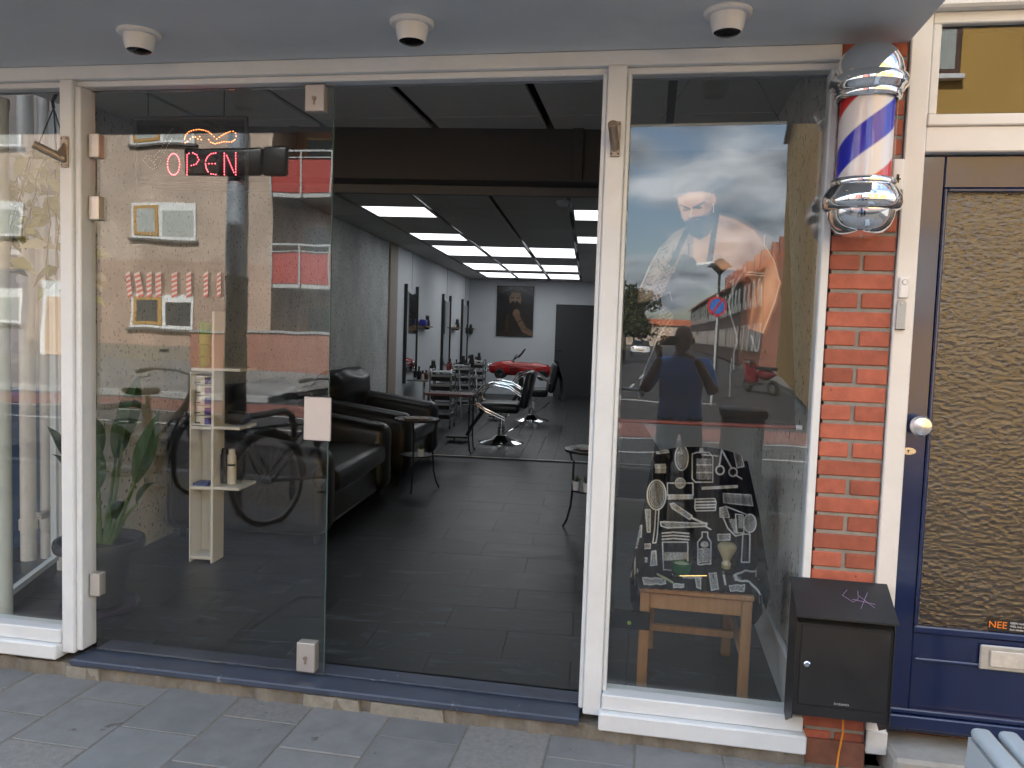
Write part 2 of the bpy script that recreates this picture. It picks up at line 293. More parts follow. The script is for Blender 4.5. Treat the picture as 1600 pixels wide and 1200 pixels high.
TERRA=M('dark_pot_plastic',(.028,.026,.03),.55,var=.15)
# ------------------------------------------------------------------ ground, road, pavement
ASPH=M('asphalt',(.034,.034,.036),.85,var=.25,scale=3,bump=.6,bscale=220,bdist=.003)
PAVE=brickmat('distant_paving',(.17,.165,.155),(.21,.205,.195),(.12,.115,.11),.3,.3,.008,'XY')
REDL=M('red_cycle_asphalt',(.18,.07,.052),.85,var=.18,scale=2,bump=.4,bscale=200)
LINE=M('road_line_paint',(.42,.42,.41),.7,var=.25,scale=12)
GRASS=M('verge_soil',(.09,.085,.05),.95,var=.4,scale=.6)
def sheet(name,x0,x1,y0,y1,z,mat,kind='structure'):
    o=MB().add([(x0,y0,z),(x1,y0,z),(x1,y1,z),(x0,y1,z)],[(0,1,2,3)]).build(name,mat,kind=kind); return o
sheet('ground',-600,600,-900,600,-.16,GRASS)
sheet('road',-90,90,-12,-4.3,-.12,ASPH)
sheet('cycle_lane',-90,90,-11.6,-9.9,-.114,REDL)
for nm,ya,yb in (('edge_line',-9.72,-9.62),('lane_line',-8.2,-8.1),('kerb_line',-4.86,-4.76)): sheet('road_'+nm,-90,90,ya,yb,-.108,LINE)
sheet('side_street',-7.5,3.2,-170,-12.0,-.116,ASPH)
for i in range(9): sheet('centre_dash',-1.55,-1.45,-18-6*i,-15-6*i,-.110,LINE)
sheet('stop_line',-7,.9,-16.9,-16.6,-.109,LINE)
MB().box(-90,-7.7,-60,-12.15,-.155,0).build('far_pavement',PAVE,kind='structure')
MB().box(3.35,90,-60,-12.15,-.155,0).build('corner_pavement',PAVE,kind='structure')
KERB=M('kerb_concrete',(.3,.3,.29),.85,var=.15,bump=.4,bscale=60)
m=MB()
for i in range(60): m.cbox(-30+i,-29.01+i,-4.3,-4.18,-.15,.005,.01)
m.build('near_kerb',KERB,kind='structure')
m=MB()
for i in range(80): m.cbox(-87.7+i,-86.71+i,-12.15,-12.0,-.15,.006,.01)
m.build('far_kerb',KERB,kind='structure')
pav=MB().box(-40,40,-4.18,.02,-.15,-.035).build('pavement',brickmat('paving_bed',(.11,.108,.10),(.14,.136,.126),(.08,.075,.07),.314,.33,.01,'XY'),kind='structure')
TILES=[worn('grey_paver',(.22,.226,.228),(.13,.12,.118),.75,.18,9,.66,9,((.42,.42,.40),26,.05),.5,.09),
       worn('bluish_paver',(.20,.21,.215),(.14,.135,.14),.7,.16,7,.68,8,((.4,.41,.42),22,.04),.4,.12),
       worn('worn_paver',(.228,.228,.222),(.16,.155,.15),.85,.2,50,.64,30,((.40,.40,.38),40,.07),.7,.08)]
SAND=M('joint_sand',(.2,.185,.15),.95,var=.3,scale=40,bump=.6,bscale=300)
pav2=MB().box(-5.2,4.4,-4.17,.02,-.04,.0105).build('joint_bed',SAND,parent=pav)
def tile_mesh(w,l,mat): return MB().cbox(-w/2,w/2,-l/2,l/2,-.035,0,.0035).mesh('paver',mat)
TM=[[tile_mesh(.309,.322,t) for t in TILES],[tile_mesh(.309,.155,t) for t in TILES]]
for c in range(29):
    x0=-5.02+.314*c
    off=-.035 if c%2==0 else -.2
    rows=[(.03,off)] if off<-.1 else []
    y=off
    if off<-.1: inst('paver',TM[1][c%3],pav,(x0+.157,-.03-.09,.012+random.uniform(-.0015,.0015)))
    for k in range(9 if c<24 else 5):
        pick=random.choices([0,1,2],[.4,.3,.3])[0]
        o=inst('paver',TM[0][pick],pav,(x0+.157,y-.163,random.uniform(.011,.015)),(random.uniform(-.004,.004),random.uniform(-.004,.004),random.uniform(-.004,.004))); y-=.33
# small litter on the pavement
DRY=M('dry_leaf',(.42,.32,.14),.8,var=.3)
for x,y,s in ((-.80,-.62,.012),(-2.3,-.13,.01),(-1.0,-.2,.008)):
    MB().add([(-s,0,.001),(0,-s*.7,.005),(s,0,.002),(0,s*.7,.004),(0,0,.006)],[(0,1,4),(1,2,4),(2,3,4),(3,0,4)]).build('fallen_leaf',DRY,loc=(x,y,.002),label={-.80:'tan leaf scrap on the pavers before the open doorway',-2.3:'pale scrap on the pavers below the left post',-1.0:'small dry scrap beside the blue stone threshold'}[x],cat='leaf')
WEED=M('weed_green',(.06,.1,.025),.7,var=.3)
for x,lab in ((.28,'small green weed growing at the foot of the right sill'),(.36,'tiny weed tuft nearest the red brick pier')):
    m=MB()
    for i in range(26):
        a=random.uniform(0,6.3); r=random.uniform(.005,.03); h=random.uniform(.004,.014); p=Vector((r*math.cos(a),r*.5*math.sin(a),h)); d=Vector((math.cos(a),math.sin(a),.3))*.008; q=Vector((-math.sin(a),math.cos(a),0))*.004
        m.add([p-d,p+q,p+d,p-q],[(0,1,2,3)])
    m.build('weed',WEED,loc=(x,.0,0),label=lab,cat='weed')
# ------------------------------------------------------------------ shop front: one white joinery frame
fr=thing('shop_facade','white painted timber shop front with glass bays, posts and sills','shop front')
def part(name,mat,bx,parent=fr,c=.004,**k): 
    return MB().cbox(*bx,c).build(name,mat,parent,**k)
part('header',WHITE,(-4.6,.592,-.012,.09,2.476,2.53))
part('header_bead',WHITE,(-4.6,.592,.012,.07,2.452,2.4755))
for nm,xa,xb in (('post',-2.404,-2.346),('post',-.196,-.128)):
    part(nm,WHITE,(xa,xb,-.02,.09,.10 if xa<-1 else .095,2.475))
part('post_bead',WHITE,(-2.3455,-2.318,-.006,.085,.11,2.451))
part('post_bead',WHITE,(-.2135,-.1965,-.006,.085,.11,2.451))
part('post_bead',WHITE,(-.1275,-.112,-.006,.06,.185,2.451))
part('corner_post',WHITE,(.562,.5895,-.01,.07,.19,2.451))
part('upper_sill',WHITE,(-.126,.5895,-.035,.07,.128,.186))
part('lower_sill',WHITE,(-.134,.600,-.062,.07,.058,.1265),c=.006)
part('upper_sill',WHITE,(-3.05,-2.4045,-.03,.07,.142,.2))
part('lower_sill',WHITE,(-3.05,-2.4045,-.055,.07,.078,.1405),c=.006)
th=thing('threshold','dark blue stone threshold under the glass doors','threshold')
MB().cbox(-2.34,-.205,-.055,.16,.064,.0905,.005).build('stone_step',STONE,th)
MB().cbox(-2.30,-.215,.062,.155,.091,.0985,.002).build('raised_strip',STONE,th)
pl=thing('plinth','crumbling beige mortar plinth below the shop front','plinth')
def lump(u,v,x0,x1): 
    x=x0+(x1-x0)*u; n=.008*math.sin(x*23)+.006*math.sin(x*57+1)+.004*math.sin(x*131)
    return (x, -.036+n*.8-.012*(1-v)+.004*math.sin(x*41+v*3), -.02+v*.083)
MB().grid(lambda u,v: lump(u,v,-4.6,.60),420,5).box(-4.6,.6,-.03,.1,-.03,.06).build('mortar_bed',PLINTH,pl)
FLAKE=M('broken_render',(.255,.245,.21),.9,var=.25,scale=30,bump=.6,bscale=80)
for xa,xb in ((-2.36,-2.2),(-1.02,-.72),(-1.30,-1.06)):
    pts=[(xa,.0)]+[(xa+(xb-xa)*i/9,.012*random.random()-.004) for i in range(1,9)]+[(xb,.0),(xb-.01,.058),(xa+.005,.06)]
    MB().prism(pts,'y',-.052,-.03).build('render_flake',FLAKE,pl)
# ------------------------------------------------------------------ glass bays and doors
def pane(name,x0,x1,z0,z1,y,label,cat='window',rz=0,parent=None):
    cx=(x0+x1)/2
    o=MB().box(x0-cx,x1-cx,-.004,.004,z0,z1).build(name,GLASS,parent,loc=(cx,y,0),rz=rz)
    if label: tag(o,label,cat)
    return o
pane('window_pane',-3.05,-2.4,.2,2.453,.032,'tall glass pane left of the doors with hanging plant behind it')
pane('window_pane',-.1125,.563,.186,2.453,.028,'tall shop window on the right with barber poster behind it',rz=R(-1.2))
EDGE=M('glass_edge_green',(.09,.16,.145),.15,var=.1)
SATIN=M('satin_nickel',(.58,.56,.53),.42,.55,var=.05,scale=3)
dl=thing('glass_door','closed frameless left glass door with steel fittings','door',(-2.29,.05,0))
MB().box(0,1.034,-.005,.005,.099,2.44).build('glass_leaf',GLASS,dl)
MB().box(1.0341,1.0355,-.005,.005,.099,2.44).build('polished_edge',EDGE,dl)
for z in (2.222,1.97,.387):
    h=part('hinge',SATIN,(-.018,.028,-.024,.02,z-.048,z+.048),dl,.003)
for z0,z1 in ((2.345,2.446),(.112,.232)):
    k=part('lock_case',SATIN,(.924,1.002,-.024,.022,z0,z1),dl,.003)
    MB().cyl((.963,-.0242,(z0+z1)/2-.002),(.963,-.029,(z0+z1)/2-.002),.0085,n=16).box(.959,.967,-.027,-.0242,(z0+z1)/2-.026,(z0+z1)/2-.004).build('lock_cylinder',BRONZE,k)
part('push_plate',M('satin_steel_plate',(.62,.60,.575),.42,.5,var=.05,scale=2),(.938,1.05,-.02,-.0055,1.06,1.234),dl,.003)
dr=thing('glass_door','open right glass door swung into the shop, seen edge on','door',(-.206,.06,0),R(86))
MB().box(0,1.0,-.005,.005,.135,2.44).build('glass_leaf',GLASS,dr)
MB().box(1.0001,1.0015,-.005,.005,.135,2.44).build('polished_edge',EDGE,dr)
for z in (2.222,1.97,.387): part('hinge',SATIN,(.0,.05,-.012,.009,z-.048,z+.048),dr,.003)
part('push_plate',MATS['satin_steel_plate'],(.9,1.0,-.012,.012,1.062,1.236),dr,.003)
# flag holders on the posts
def holder(x,z,tilt,label):
    t=thing('flag_holder',label,'flag holder',(x,-.0205,z))
    MB().cbox(-.017,.017,-.008,0,-.062,.062,.002).build('back_plate',BRONZE,t)
    d=Vector((tilt,-.72,.42)).normalized(); a=Vector((0,-.006,-.03)); m=MB().cyl(a,a+d*.115,.0165,.0165,16,False).cyl(a+d*.115,a+d*.116,.0165,.0125,16,False).cyl(a+d*.116,a+d*.02,.0125,.0125,16,True).build('socket_tube',BRONZE,t)
    MB().prism([(-.001,-.05),(-.045,-.012),(-.001,.045)],'x',-.003,.003).build('web',BRONZE,t)
    for sx in (-.011,.011):
        for sz in (-.052,.052): MB().ell((sx,-.008,sz),.0035,.002,.0035,8,5).build('screw',BLACK,t)
holder(-2.376,2.185,-.75,'small bronze flag holder on the left door post')
holder(-.160,2.215,-.05,'small bronze flag holder on the post right of the doorway')
# ------------------------------------------------------------------ canopy with cameras, unseen storeys above that cast the shade
can=thing('canopy','grey painted canopy slab over the shop front','canopy')
MB().cbox(-9,.808,-.985,.02,2.531,2.80,.006).build('slab',SOFFIT,can)
for x,y,lab in ((-1.835,-.315,'white dome camera on the canopy, leftmost of three'),(-.83,-.318,'white dome camera on the canopy, middle of three'),(.187,-.31,'white dome camera on the canopy, nearest the barber pole')):
    t=thing('dome_camera',lab,'camera',(x,y,2.531),group='dome cameras under the canopy')
    MB().lathe([(.074,0),(.074,-.006),(.068,-.012),(.052,-.013)],32).build('ceiling_ring',PLASTIC,t)
    MB().lathe([(.054,-.012),(.053,-.03),(.049,-.05),(.043,-.064),(.041,-.062)],32,cap=False).build('housing',PLASTIC,t)
    MB().lathe([(.0415,-.0625),(.034,-.068),(.014,-.0725),(.001,-.073)],28).build('lens_window',M('lens_black',(.004,.004,.005),.12,var=.1),t)
UPB=brickmat('red_brown_brick',(.26,.095,.06),(.33,.12,.07),(.3,.28,.25))
bd=thing('unseen_shop_storeys','unseen brick storeys above the barber shop, sized for their shadow','building')
m=MB().box(-3.26,.808,.0,17,2.81,6.5).box(-9,-4.62,.0,17,2.81,6.5).box(-9,-4.62,.0,17,0,2.80); m.build('upper_wall',UPB,bd)  # out of view; added to shade the street front, height set by that shadow
for i in (0,2):
    for z in (4.2,):
        f=MB().cbox(-8.7+2.9*i,-7.2+2.9*i,-.05,.02,z,z+1.6,.01).build('window_frame',WHITE,bd); MB().box(-8.6+2.9*i,-7.3+2.9*i,-.056,-.052,z+.1,z+1.5).build('pane',M('dark_pane',(.03,.035,.04),.08),f)
# ------------------------------------------------------------------ brick pier: every brick its own piece
pier=thing('brick_pier','orange red brick pier between shop window and blue door','pier')
MB().box(.6025,.806,.006,.3,-.05,2.81).build('joint_mortar',JOINT,pier)
course=.0652; BH=.0525
MBR={n:[MB().cbox(-w/2,w/2,-.05,.05,-BH/2+random.uniform(-.001,.001),BH/2,.0035).mesh('brick',BRICK) for _ in range(3)] for n,w in (('l',.2095),('s',.0985))}
DARKB=M('scorched_brick',(.25,.075,.035),.85,var=.4,scale=14,bump=.7,bscale=150)
z=.035; row=0
while z<2.78:
    if row%2==0:
        o=inst('brick',random.choice(MBR['l']),pier,(.6985+.0,.05+random.uniform(-.0025,.0015),z),(0,0,random.uniform(-.004,.004)))
    else:
        for dx in (-.0558,.0558): inst('brick',random.choice(MBR['s']),pier,(.6985+dx,.05+random.uniform(-.003,.0015),z),(0,random.uniform(-.006,.006),random.uniform(-.006,.006)))
    if row in (0,1,2): 
        pass
    z+=course; row+=1
MB().cbox(.594,.808,-.012,.02,-.04,.1,.004).build('brick_foot',M('brown_foot_brick',(.20,.085,.055),.85,var=.35,scale=12,bump=.7,bscale=120),pier)
# ------------------------------------------------------------------ house door on the right
hs=thing('house_front','neighbouring house front with cream door frame and transom light','house front')
part('door_post',CREAM,(.8085,.874,-.012,.1,.10,2.80),hs)
part('post_foot',M('white_foot_block',(.62,.62,.6),.6,var=.15),(.8085,.878,-.018,.1,.07,.155),hs)
part('transom_bar',CREAM,(.874,2.2,-.006,.1,2.168,2.252),hs); part('transom_bead',CREAM,(.874,2.2,-.016,.09,2.2525,2.29),hs)
part('transom_head',CREAM,(.874,2.2,-.008,.09,2.586,2.625),hs); part('cornice',CREAM,(.809,2.2,-.05,.1,2.6255,2.655),hs,.008); part('fascia',WHITE,(.809,2.2,-.022,.1,2.6555,2.9),hs)
part('transom_side',CREAM,(.8745,.902,-.01,.09,2.2905,2.5855),hs)
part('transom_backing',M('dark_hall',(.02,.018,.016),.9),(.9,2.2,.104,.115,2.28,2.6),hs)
MB().box(.9025,2.19,.02,.026,2.2905,2.5855).build('transom_glass',glassmat('transom_pane',.085,(.5,.5,.5)),hs)
part('door_post',CREAM,(1.78,1.86,-.012,.1,.1,2.1675),hs)
MB().box(.81,7,.12,12,0,6.5).build('house_wall',UPB,hs); MB().box(1.861,7,0.03,.119,0,6.5).build('house_wall',UPB,hs); MB().box(.81,1.86,0.03,.119,2.81,6.5).build('house_wall',UPB,hs)
part('door_step',M('step_concrete',(.36,.35,.32),.85,var=.2,scale=10,bump=.5,bscale=60),(.88,2.2,-.10,.119,-.02,.105),hs,.012)
bdoor=thing('blue_door','glossy navy blue front door with patterned glass','door',(0,.035,0))
for nm,bx in (('stile',(.8765,.955,0,.045,.14,2.164)),('stile',(1.68,1.778,0,.045,.14,2.164)),('top_rail',(.955,1.68,0,.045,2.055,2.164)),('lower_panel',(.955,1.68,.004,.04,.14,.506)),('mid_rail',(.955,1.68,-.006,.045,.506,.531)),('drip_rail',(.8765,1.778,-.035,-.0005,.168,.215)),('drip_rail',(.8765,1.778,-.022,-.0005,.216,.234)),('panel_moulding',(.962,1.68,-.008,.0035,.405,.417)),
  ('glass_bead',(.9555,.968,-.006,.02,.5315,2.0545)),('glass_bead',(.9685,1.68,-.006,.02,2.042,2.0545))): part(nm,BLUED,bx,bdoor,.004)
def hammered(nt,tc):
    mp=N(nt,'ShaderNodeMapping'); mp.inputs['Scale'].default_value=(1,1,1.5); nt.links.new(tc.outputs['Object'],mp.inputs[0])
    v=N(nt,'ShaderNodeTexVoronoi',feature='SMOOTH_F1'); v.inputs['Scale'].default_value=42; v.inputs['Smoothness'].default_value=.35; nt.links.new(mp.outputs[0],v.inputs['Vector'])
    n=N(nt,'ShaderNodeTexNoise'); n.inputs['Scale'].default_value=90; nt.links.new(mp.outputs[0],n.inputs['Vector'])
    ad=N(nt,'ShaderNodeMath',operation='ADD'); nt.links.new(v.outputs['Distance'],ad.inputs[0]); nt.links.new(n.outputs[0],ad.inputs[1])
    b=N(nt,'ShaderNodeBump'); b.inputs['Strength'].default_value=.75; b.inputs['Distance'].default_value=.0042; nt.links.new(ad.outputs[0],b.inputs['Height']); return b.outputs[0]
MB().box(.9685,1.68,.012,.018,.5315,2.0415).build('patterned_glass',glassmat('cast_glass',.075,(.72,.70,.68),.006,.0,hammered),bdoor)
CURT=brickmat('basket_weave_lining',(.105,.099,.094),(.165,.156,.149),(.12,.113,.107),.088,.044,.001,'XZ',rough=.85)
MB().box(.956,1.679,.0405,.044,.5315,2.0415).build('woven_lining',CURT,bdoor)
MB().lathe([(.013,0),(.013,.02),(.024,.028),(.034,.04),(.036,.052),(.03,.064),(.012,.070),(.001,.071)],32).xf(Matrix.Rotation(R(90),4,'X')).build('door_knob',M('satin_aluminium',(.72,.72,.72),.28,.9,var=.04),bdoor,loc=(.918,-.001,1.243))
kp=MB().prism([(.898+.021*math.cos(a)*(1.15),1.149+.0125*math.sin(a)) for a in [i*math.pi/12 for i in range(24)]],'y',-.004,0).build('key_plate',STEEL,bdoor); MB().cyl((.897,-.0045,1.15),(.897,-.0055,1.15),.0035,n=10).box(.896,.898,-.0055,-.0045,1.142,1.149).build('keyhole',BLACK,kp)
ls=part('letter_plate',GREYPL,(1.172,1.45,-.012,-.001,.40,.487),bdoor,.004); ls.data.materials[0]=M('worn_letter_plate',(.47,.47,.45),.45,.3,var=.12,scale=20)
MB().cbox(1.202,1.43,-.018,-.0125,.414,.472,.003).build('flap',M('worn_flap',(.60,.58,.54),.5,.2,var=.18,scale=30),ls)
st=MB().box(1.200,1.36,.0095,.0115,.533,.575).build('sticker',M('sticker_black',(.012,.012,.014),.5),bdoor)
ORG=M('sticker_orange',(.85,.24,.02),.5,var=.03); WTX=M('sticker_white',(.7,.7,.7),.5,var=.03)
lettering('sticker_lettering','NEE',.034,ORG,bdoor,(1.229,.009,.555),FRONT)
for i,t in enumerate(('GEEN reclame','WEL huis aan','huis bladen')): lettering('sticker_lettering',t,.010,WTX,bdoor,(1.268,.009,.566-.0115*i),FRONT,align='LEFT')
# bell and key box on the door post
t=thing('door_bell','white door bell button on the cream door post','door bell',(.833,-.0125,1.712)); MB().cbox(-.016,.016,-.014,0,-.036,.036,.004).build('case',PLASTIC,t); MB().torus((0,-.0145,.018),.0085,.0013,'y',20,6).build('button_ring',GREYPL,t); MB().cyl((0,-.0142,.018),(0,-.017,.018),.0072,n=18).build('button',PLASTIC,t)
t=thing('name_plate_holder','small grey plate with screws below the door bell','plate',(.829,-.0125,1.622)); MB().prism([(.014*math.cos(a),.036+.014*math.sin(a)) for a in [i*math.pi/10 for i in range(11)]]+[(-.014,-.05),(.014,-.05)],'y',-.012,0).build('case',GREYPL,t)
for zz in (.036,.0,-.036): MB().ell((0,-.0125,zz),.003,.002,.003,8,5).build('screw',STEEL,t)
MB().cbox(-.0145,.0145,-.0135,-.0005,-.053,-.0505,.0005).build('base_cap',BLACK,t)
t=thing('wall_switch_box','small white plastic box behind the barber pole on the bricks','box',(.787,-.012,2.088)); MB().rbox(-.02,.02,-.022,.012,-.052,.052,.006).build('case',PLASTIC,t); MB().box(-.004,.004,-.0245,-.0222,-.028,-.0).box(-.009,.009,-.0245,-.0222,-.018,-.013).build('switch',BLACK,t)
# ------------------------------------------------------------------ barber pole
bp=thing('barber_pole','chrome barber pole with red white and blue stripes on brick pier','barber pole',(.654,-.13,0))
MB().lathe([(.119,2.345),(.121,2.358),(.117,2.372),(.105,2.378),(.105,2.395),(.099,2.42),(.083,2.452),(.06,2.475),(.03,2.487),(.001,2.49)],40,cap=False).build('top_dome',CHROME,bp,ang=60)
MB().lathe([(.092,2.300),(.099,2.304),(.103,2.314),(.101,2.324),(.107,2.329),(.110,2.336),(.119,2.345)],40,cap=False).build('top_collar',CHROME,bp,ang=60)
MB().lathe([(.093,2.05),(.100,2.046),(.103,2.036),(.099,2.028),(.106,2.022),(.11,2.014),(.116,2.004),(.123,1.99),(.124,1.972),(.118,1.955),(.104,1.947)],40,cap=False).build('bottom_collar',CHROME,bp,ang=60)
MB().lathe([(.104,1.9465),(.101,1.925),(.09,1.9),(.07,1.878),(.04,1.866),(.001,1.863)],40,cap=False).build('bottom_dome',CHROME,bp,ang=60)
MB().lathe([(.0915,2.046),(.0915,2.302)],48,cap=False).build('clear_cylinder',glassmat('acrylic',.05,(.97,.97,.98),.004),bp)
cv=Canvas(0,0,1,1,140,110,(236,236,240)); u=cv.X; v=cv.Y
ph=(v*.66+u+.21)%1.0                                            # one band of each colour per turn
for ctr,c in ((.25,(28,34,196)),(.75,(214,40,36))): cv.mix(np.clip((.125-abs(ph-ctr))*90+.5,0,1),c)
a=cv.X*2*math.pi; pos=np.stack([.083*np.cos(a),.083*np.sin(a),2.304-cv.Y*.26],-1); cv.sheet('striped_drum',printmat('stripe_print',.3),pos,bp)
MB().box(-.03,.03,.09,.142,2.38,2.43).build('wall_bracket',CHROME,bp); MB().box(-.03,.03,.1,.142,1.96,2.0).build('wall_bracket',CHROME,bp)
# ------------------------------------------------------------------ post box
pb=thing('post_box','black metal wall letter box with slanted lid on brick pier','letter box',(.684,0,0))
x0,x1=-.155,.152
m=MB().prism([(-.016,.245),(-.148,.245),(-.148,.565),(-.016,.66)],'x',x0,x1); m.build('body',BLACKP,pb)
for xa,xb in ((x0-.004,x0-.0005),(x1+.0005,x1+.004)): MB().prism([(-.014,.19),(-.05,.175),(-.155,.235),(-.155,.575),(-.014,.668)],'x',xa,xb).build('side_plate',BLACKP,pb)
lid=MB().prism([(-.012,.684),(-.172,.598),(-.172,.592),(-.012,.676)],'x',x0-.008,x1+.008).build('lid',BLACKP,pb)
d=MB().cbox(x0+.014,x1-.008,-.1535,-.1485,.285,.562,.002).build('door',BLACKP,pb)
k=MB().lathe([(.011,0),(.011,.005),(.008,.008),(.001,.008)],20).xf(Matrix.Rotation(R(90),4,'X')).build('cam_lock',CHROME,d,loc=(x0+.036,-.1536,.428))
lettering('maker_lettering','brabantia',.013,M('lettering_grey',(.5,.5,.5),.5),d,(.0,-.1541,.3),FRONT,.0003)
SCR=M('scratch_pen',(.32,.24,.45),.5)
def lidp(x,s): return (x,-.172+.16*s-.0008,.598+.086*s+.0012)
for pts in (((.02,.75),(.0,.6),(.03,.45),(.05,.55),(.055,.75)),((.05,.3),(.085,.72)),((.095,.35),(.055,.62)),((.03,.52),(.1,.44))): MB().tube([lidp(*p) for p in pts],.0008,5).build('scratched_mark',SCR,lid)
MB().tube([(.722,-.03,.25),(.72,-.05,.15),(.715,-.03,.06),(.708,-.045,.0)],.0035,8).build('orange_cable',M('orange_sheath',(.75,.28,.03),.45),label='orange cable hanging below the black letter box',cat='cable')
# ------------------------------------------------------------------ pale plastic garden bench at the kerb of the doorstep
PALE=M('pale_blue_plastic',(.46,.545,.60),.35,var=.06,scale=4,bump=.1,bscale=80)
t=thing('garden_bench','pale blue grey plastic slatted bench in front of the blue door','bench',(.9,-.62,0))
for i in range(6): MB().rbox(.068*i,.068*i+.052,-1.15,0,.455,.487,.015,3).build('slat',PALE,t)
MB().prism([(0,.45),(-1.14,.45),(-1.14,.40),(-1.06,.40),(-1.02,.0),(-1.07,0),(-1.12,.36),(-.02,.36),(.03,0),(.06,0),(.01,.45)],'x',.004,.05).build('side_frame',PALE,t)
MB().prism([(0,.45),(-1.14,.45),(-1.14,.40),(-1.06,.40),(-1.02,.0),(-1.07,0),(-1.12,.36),(-.02,.36),(.03,0),(.06,0),(.01,.45)],'x',.345,.39).build('side_frame',PALE,t)
# ------------------------------------------------------------------ shop interior shell (turned 4.5 degrees)
CONC=speckled('concrete_wallpaper',(.54,.555,.55),(.06,.06,.06),42,.605,(1,1,.8))
WALLW=M('white_wall',(.60,.63,.66),.7,var=.04,scale=2,bump=.1,bscale=60)
CEILT=M('ceiling_tile',(.50,.49,.47),.9,var=.06,scale=25,bump=.4,bscale=250,rnd=.04)
GRIDB=M('black_grid',(.008,.008,.008),.6)
DARKW=M('dark_beam_paint',(.060,.058,.055),.6,var=.1,scale=4)
BEIGE=M('beige_trim',(.33,.28,.24),.6,var=.06)
def slab(name,bx,mat,kind='structure',rz=TH,parent=None): 
    o=MB().box(*bx).build(name,mat,parent,rz=rz)
    if not parent: o['kind']=kind
    return o
floor=bpy.data.objects.new('shop_floor',MB().prism([(-4.1*CT+.0,.075),(.60,.075),I(1.2,15.2)[:2],I(-3.3,15.2)[:2]],'z',-.1,FZ-.007).xf(Matrix.Rotation(-TH,4,'Z')).mesh('shop_floor',M('floor_bed',(.012,.013,.014),.8))); COL.objects.link(floor); floor.rotation_euler[2]=TH; floor['kind']='structure'
# slate look tiles in front, dark boards behind the white strip
def slate(name,col):
    m,nt,b=newmat(name); L=nt.links.new; tc=N(nt,'ShaderNodeTexCoord'); oi=N(nt,'ShaderNodeObjectInfo'); vm=N(nt,'ShaderNodeVectorMath',operation='ADD'); ms=N(nt,'ShaderNodeMath',operation='MULTIPLY'); ms.inputs[1].default_value=51; L(oi.outputs['Random'],ms.inputs[0]); L(tc.outputs['Object'],vm.inputs[0]); L(ms.outputs[0],vm.inputs[1])
    mp=N(nt,'ShaderNodeMapping'); mp.inputs['Scale'].default_value=(1,2.4,1); L(vm.outputs[0],mp.inputs[0])
    n=N(nt,'ShaderNodeTexNoise'); n.inputs['Scale'].default_value=3.2; n.inputs['Detail'].default_value=9; n.inputs['Roughness'].default_value=.68; n.inputs['Distortion'].default_value=1.2; L(mp.outputs[0],n.inputs['Vector'])
    rp=N(nt,'ShaderNodeValToRGB'); e=rp.color_ramp.elements; e[0].position=.36; e[0].color=(*[c*.45 for c in col],1); e[1].position=.72; e[1].color=(*[c*5.5 for c in col],1); k=e.new(.55); k.color=(*col,1); L(n.outputs[0],rp.inputs[0]); L(rp.outputs[0],b.inputs['Base Color'])  # slate mottle; its palest tone also paints in bluish sheen patches
    r=N(nt,'ShaderNodeMapRange'); r.inputs[3].default_value=.26; r.inputs[4].default_value=.52; L(n.outputs[0],r.inputs[0]); L(r.outputs[0],b.inputs['Roughness'])
    bp=N(nt,'ShaderNodeBump'); bp.inputs['Strength'].default_value=.35; bp.inputs['Distance'].default_value=.004; L(n.outputs[0],bp.inputs['Height']); L(bp.outputs[0],b.inputs['Normal']); return m
SLATE=slate('slate_vinyl',(.0165,.0205,.025))
st_me=MB().cbox(-.3045,.3045,-.1530,.1530,-.006,0,.0006).mesh('floor_tile',SLATE)
for j in range(19):
    for i in range(-2,8):
        x=-3.3+.61*i+(.305 if j%2 else 0); y=-.02+.307*j
        if not -4.3<x<1.1: continue
        ws=[I(x+a,y+b) for a in (-.31,.31) for b in (-.16,.16)]
        if max(p[1] for p in ws)<.17: continue
        zt=FZ+random.uniform(-.0004,.0004)
        if min(p[1] for p in ws)>.162: inst('floor_tile',st_me,floor,(x,y,zt))
        else:                                                  # cut along the shop front
            mc=st_me.copy(); bm=bmesh.new(); bm.from_mesh(mc); c=I(0,0); o_=I(x,y)
            nl=Vector((ST,CT,0)); pl_=nl*(.162-o_[1]); bmesh.ops.bisect_plane(bm,geom=bm.verts[:]+bm.edges[:]+bm.faces[:],plane_co=pl_,plane_no=nl,clear_inner=True); bm.to_mesh(mc); bm.free()
            if len(mc.polygons): inst('floor_tile',mc,floor,(x,y,zt))
board=M('dark_floor_board',(.016,.0165,.018),.38,var=.4,scale=2.5,stretch=(9,1,1),rnd=.25)
bm_me=MB().cbox(-.0965,.0965,-.69,.69,-.006,0,.001).mesh('floor_board',board)
for i in range(22):
    for j in range(7): inst('floor_board',bm_me,floor,(-3.2+.195*i,6.52+1.385*j+(.62 if i%2 else .0),FZ)) if j<6 or i%2==0 else inst('floor_board',bm_me,floor,(-3.2+.195*i,6.138,FZ),None,(1,.446,1))
MB().box(-2.95,.7,5.795,5.825,FZ-.001,FZ+.004).build('floor_strip',M('aluminium_strip',(.62,.62,.60),.4,.6),floor)
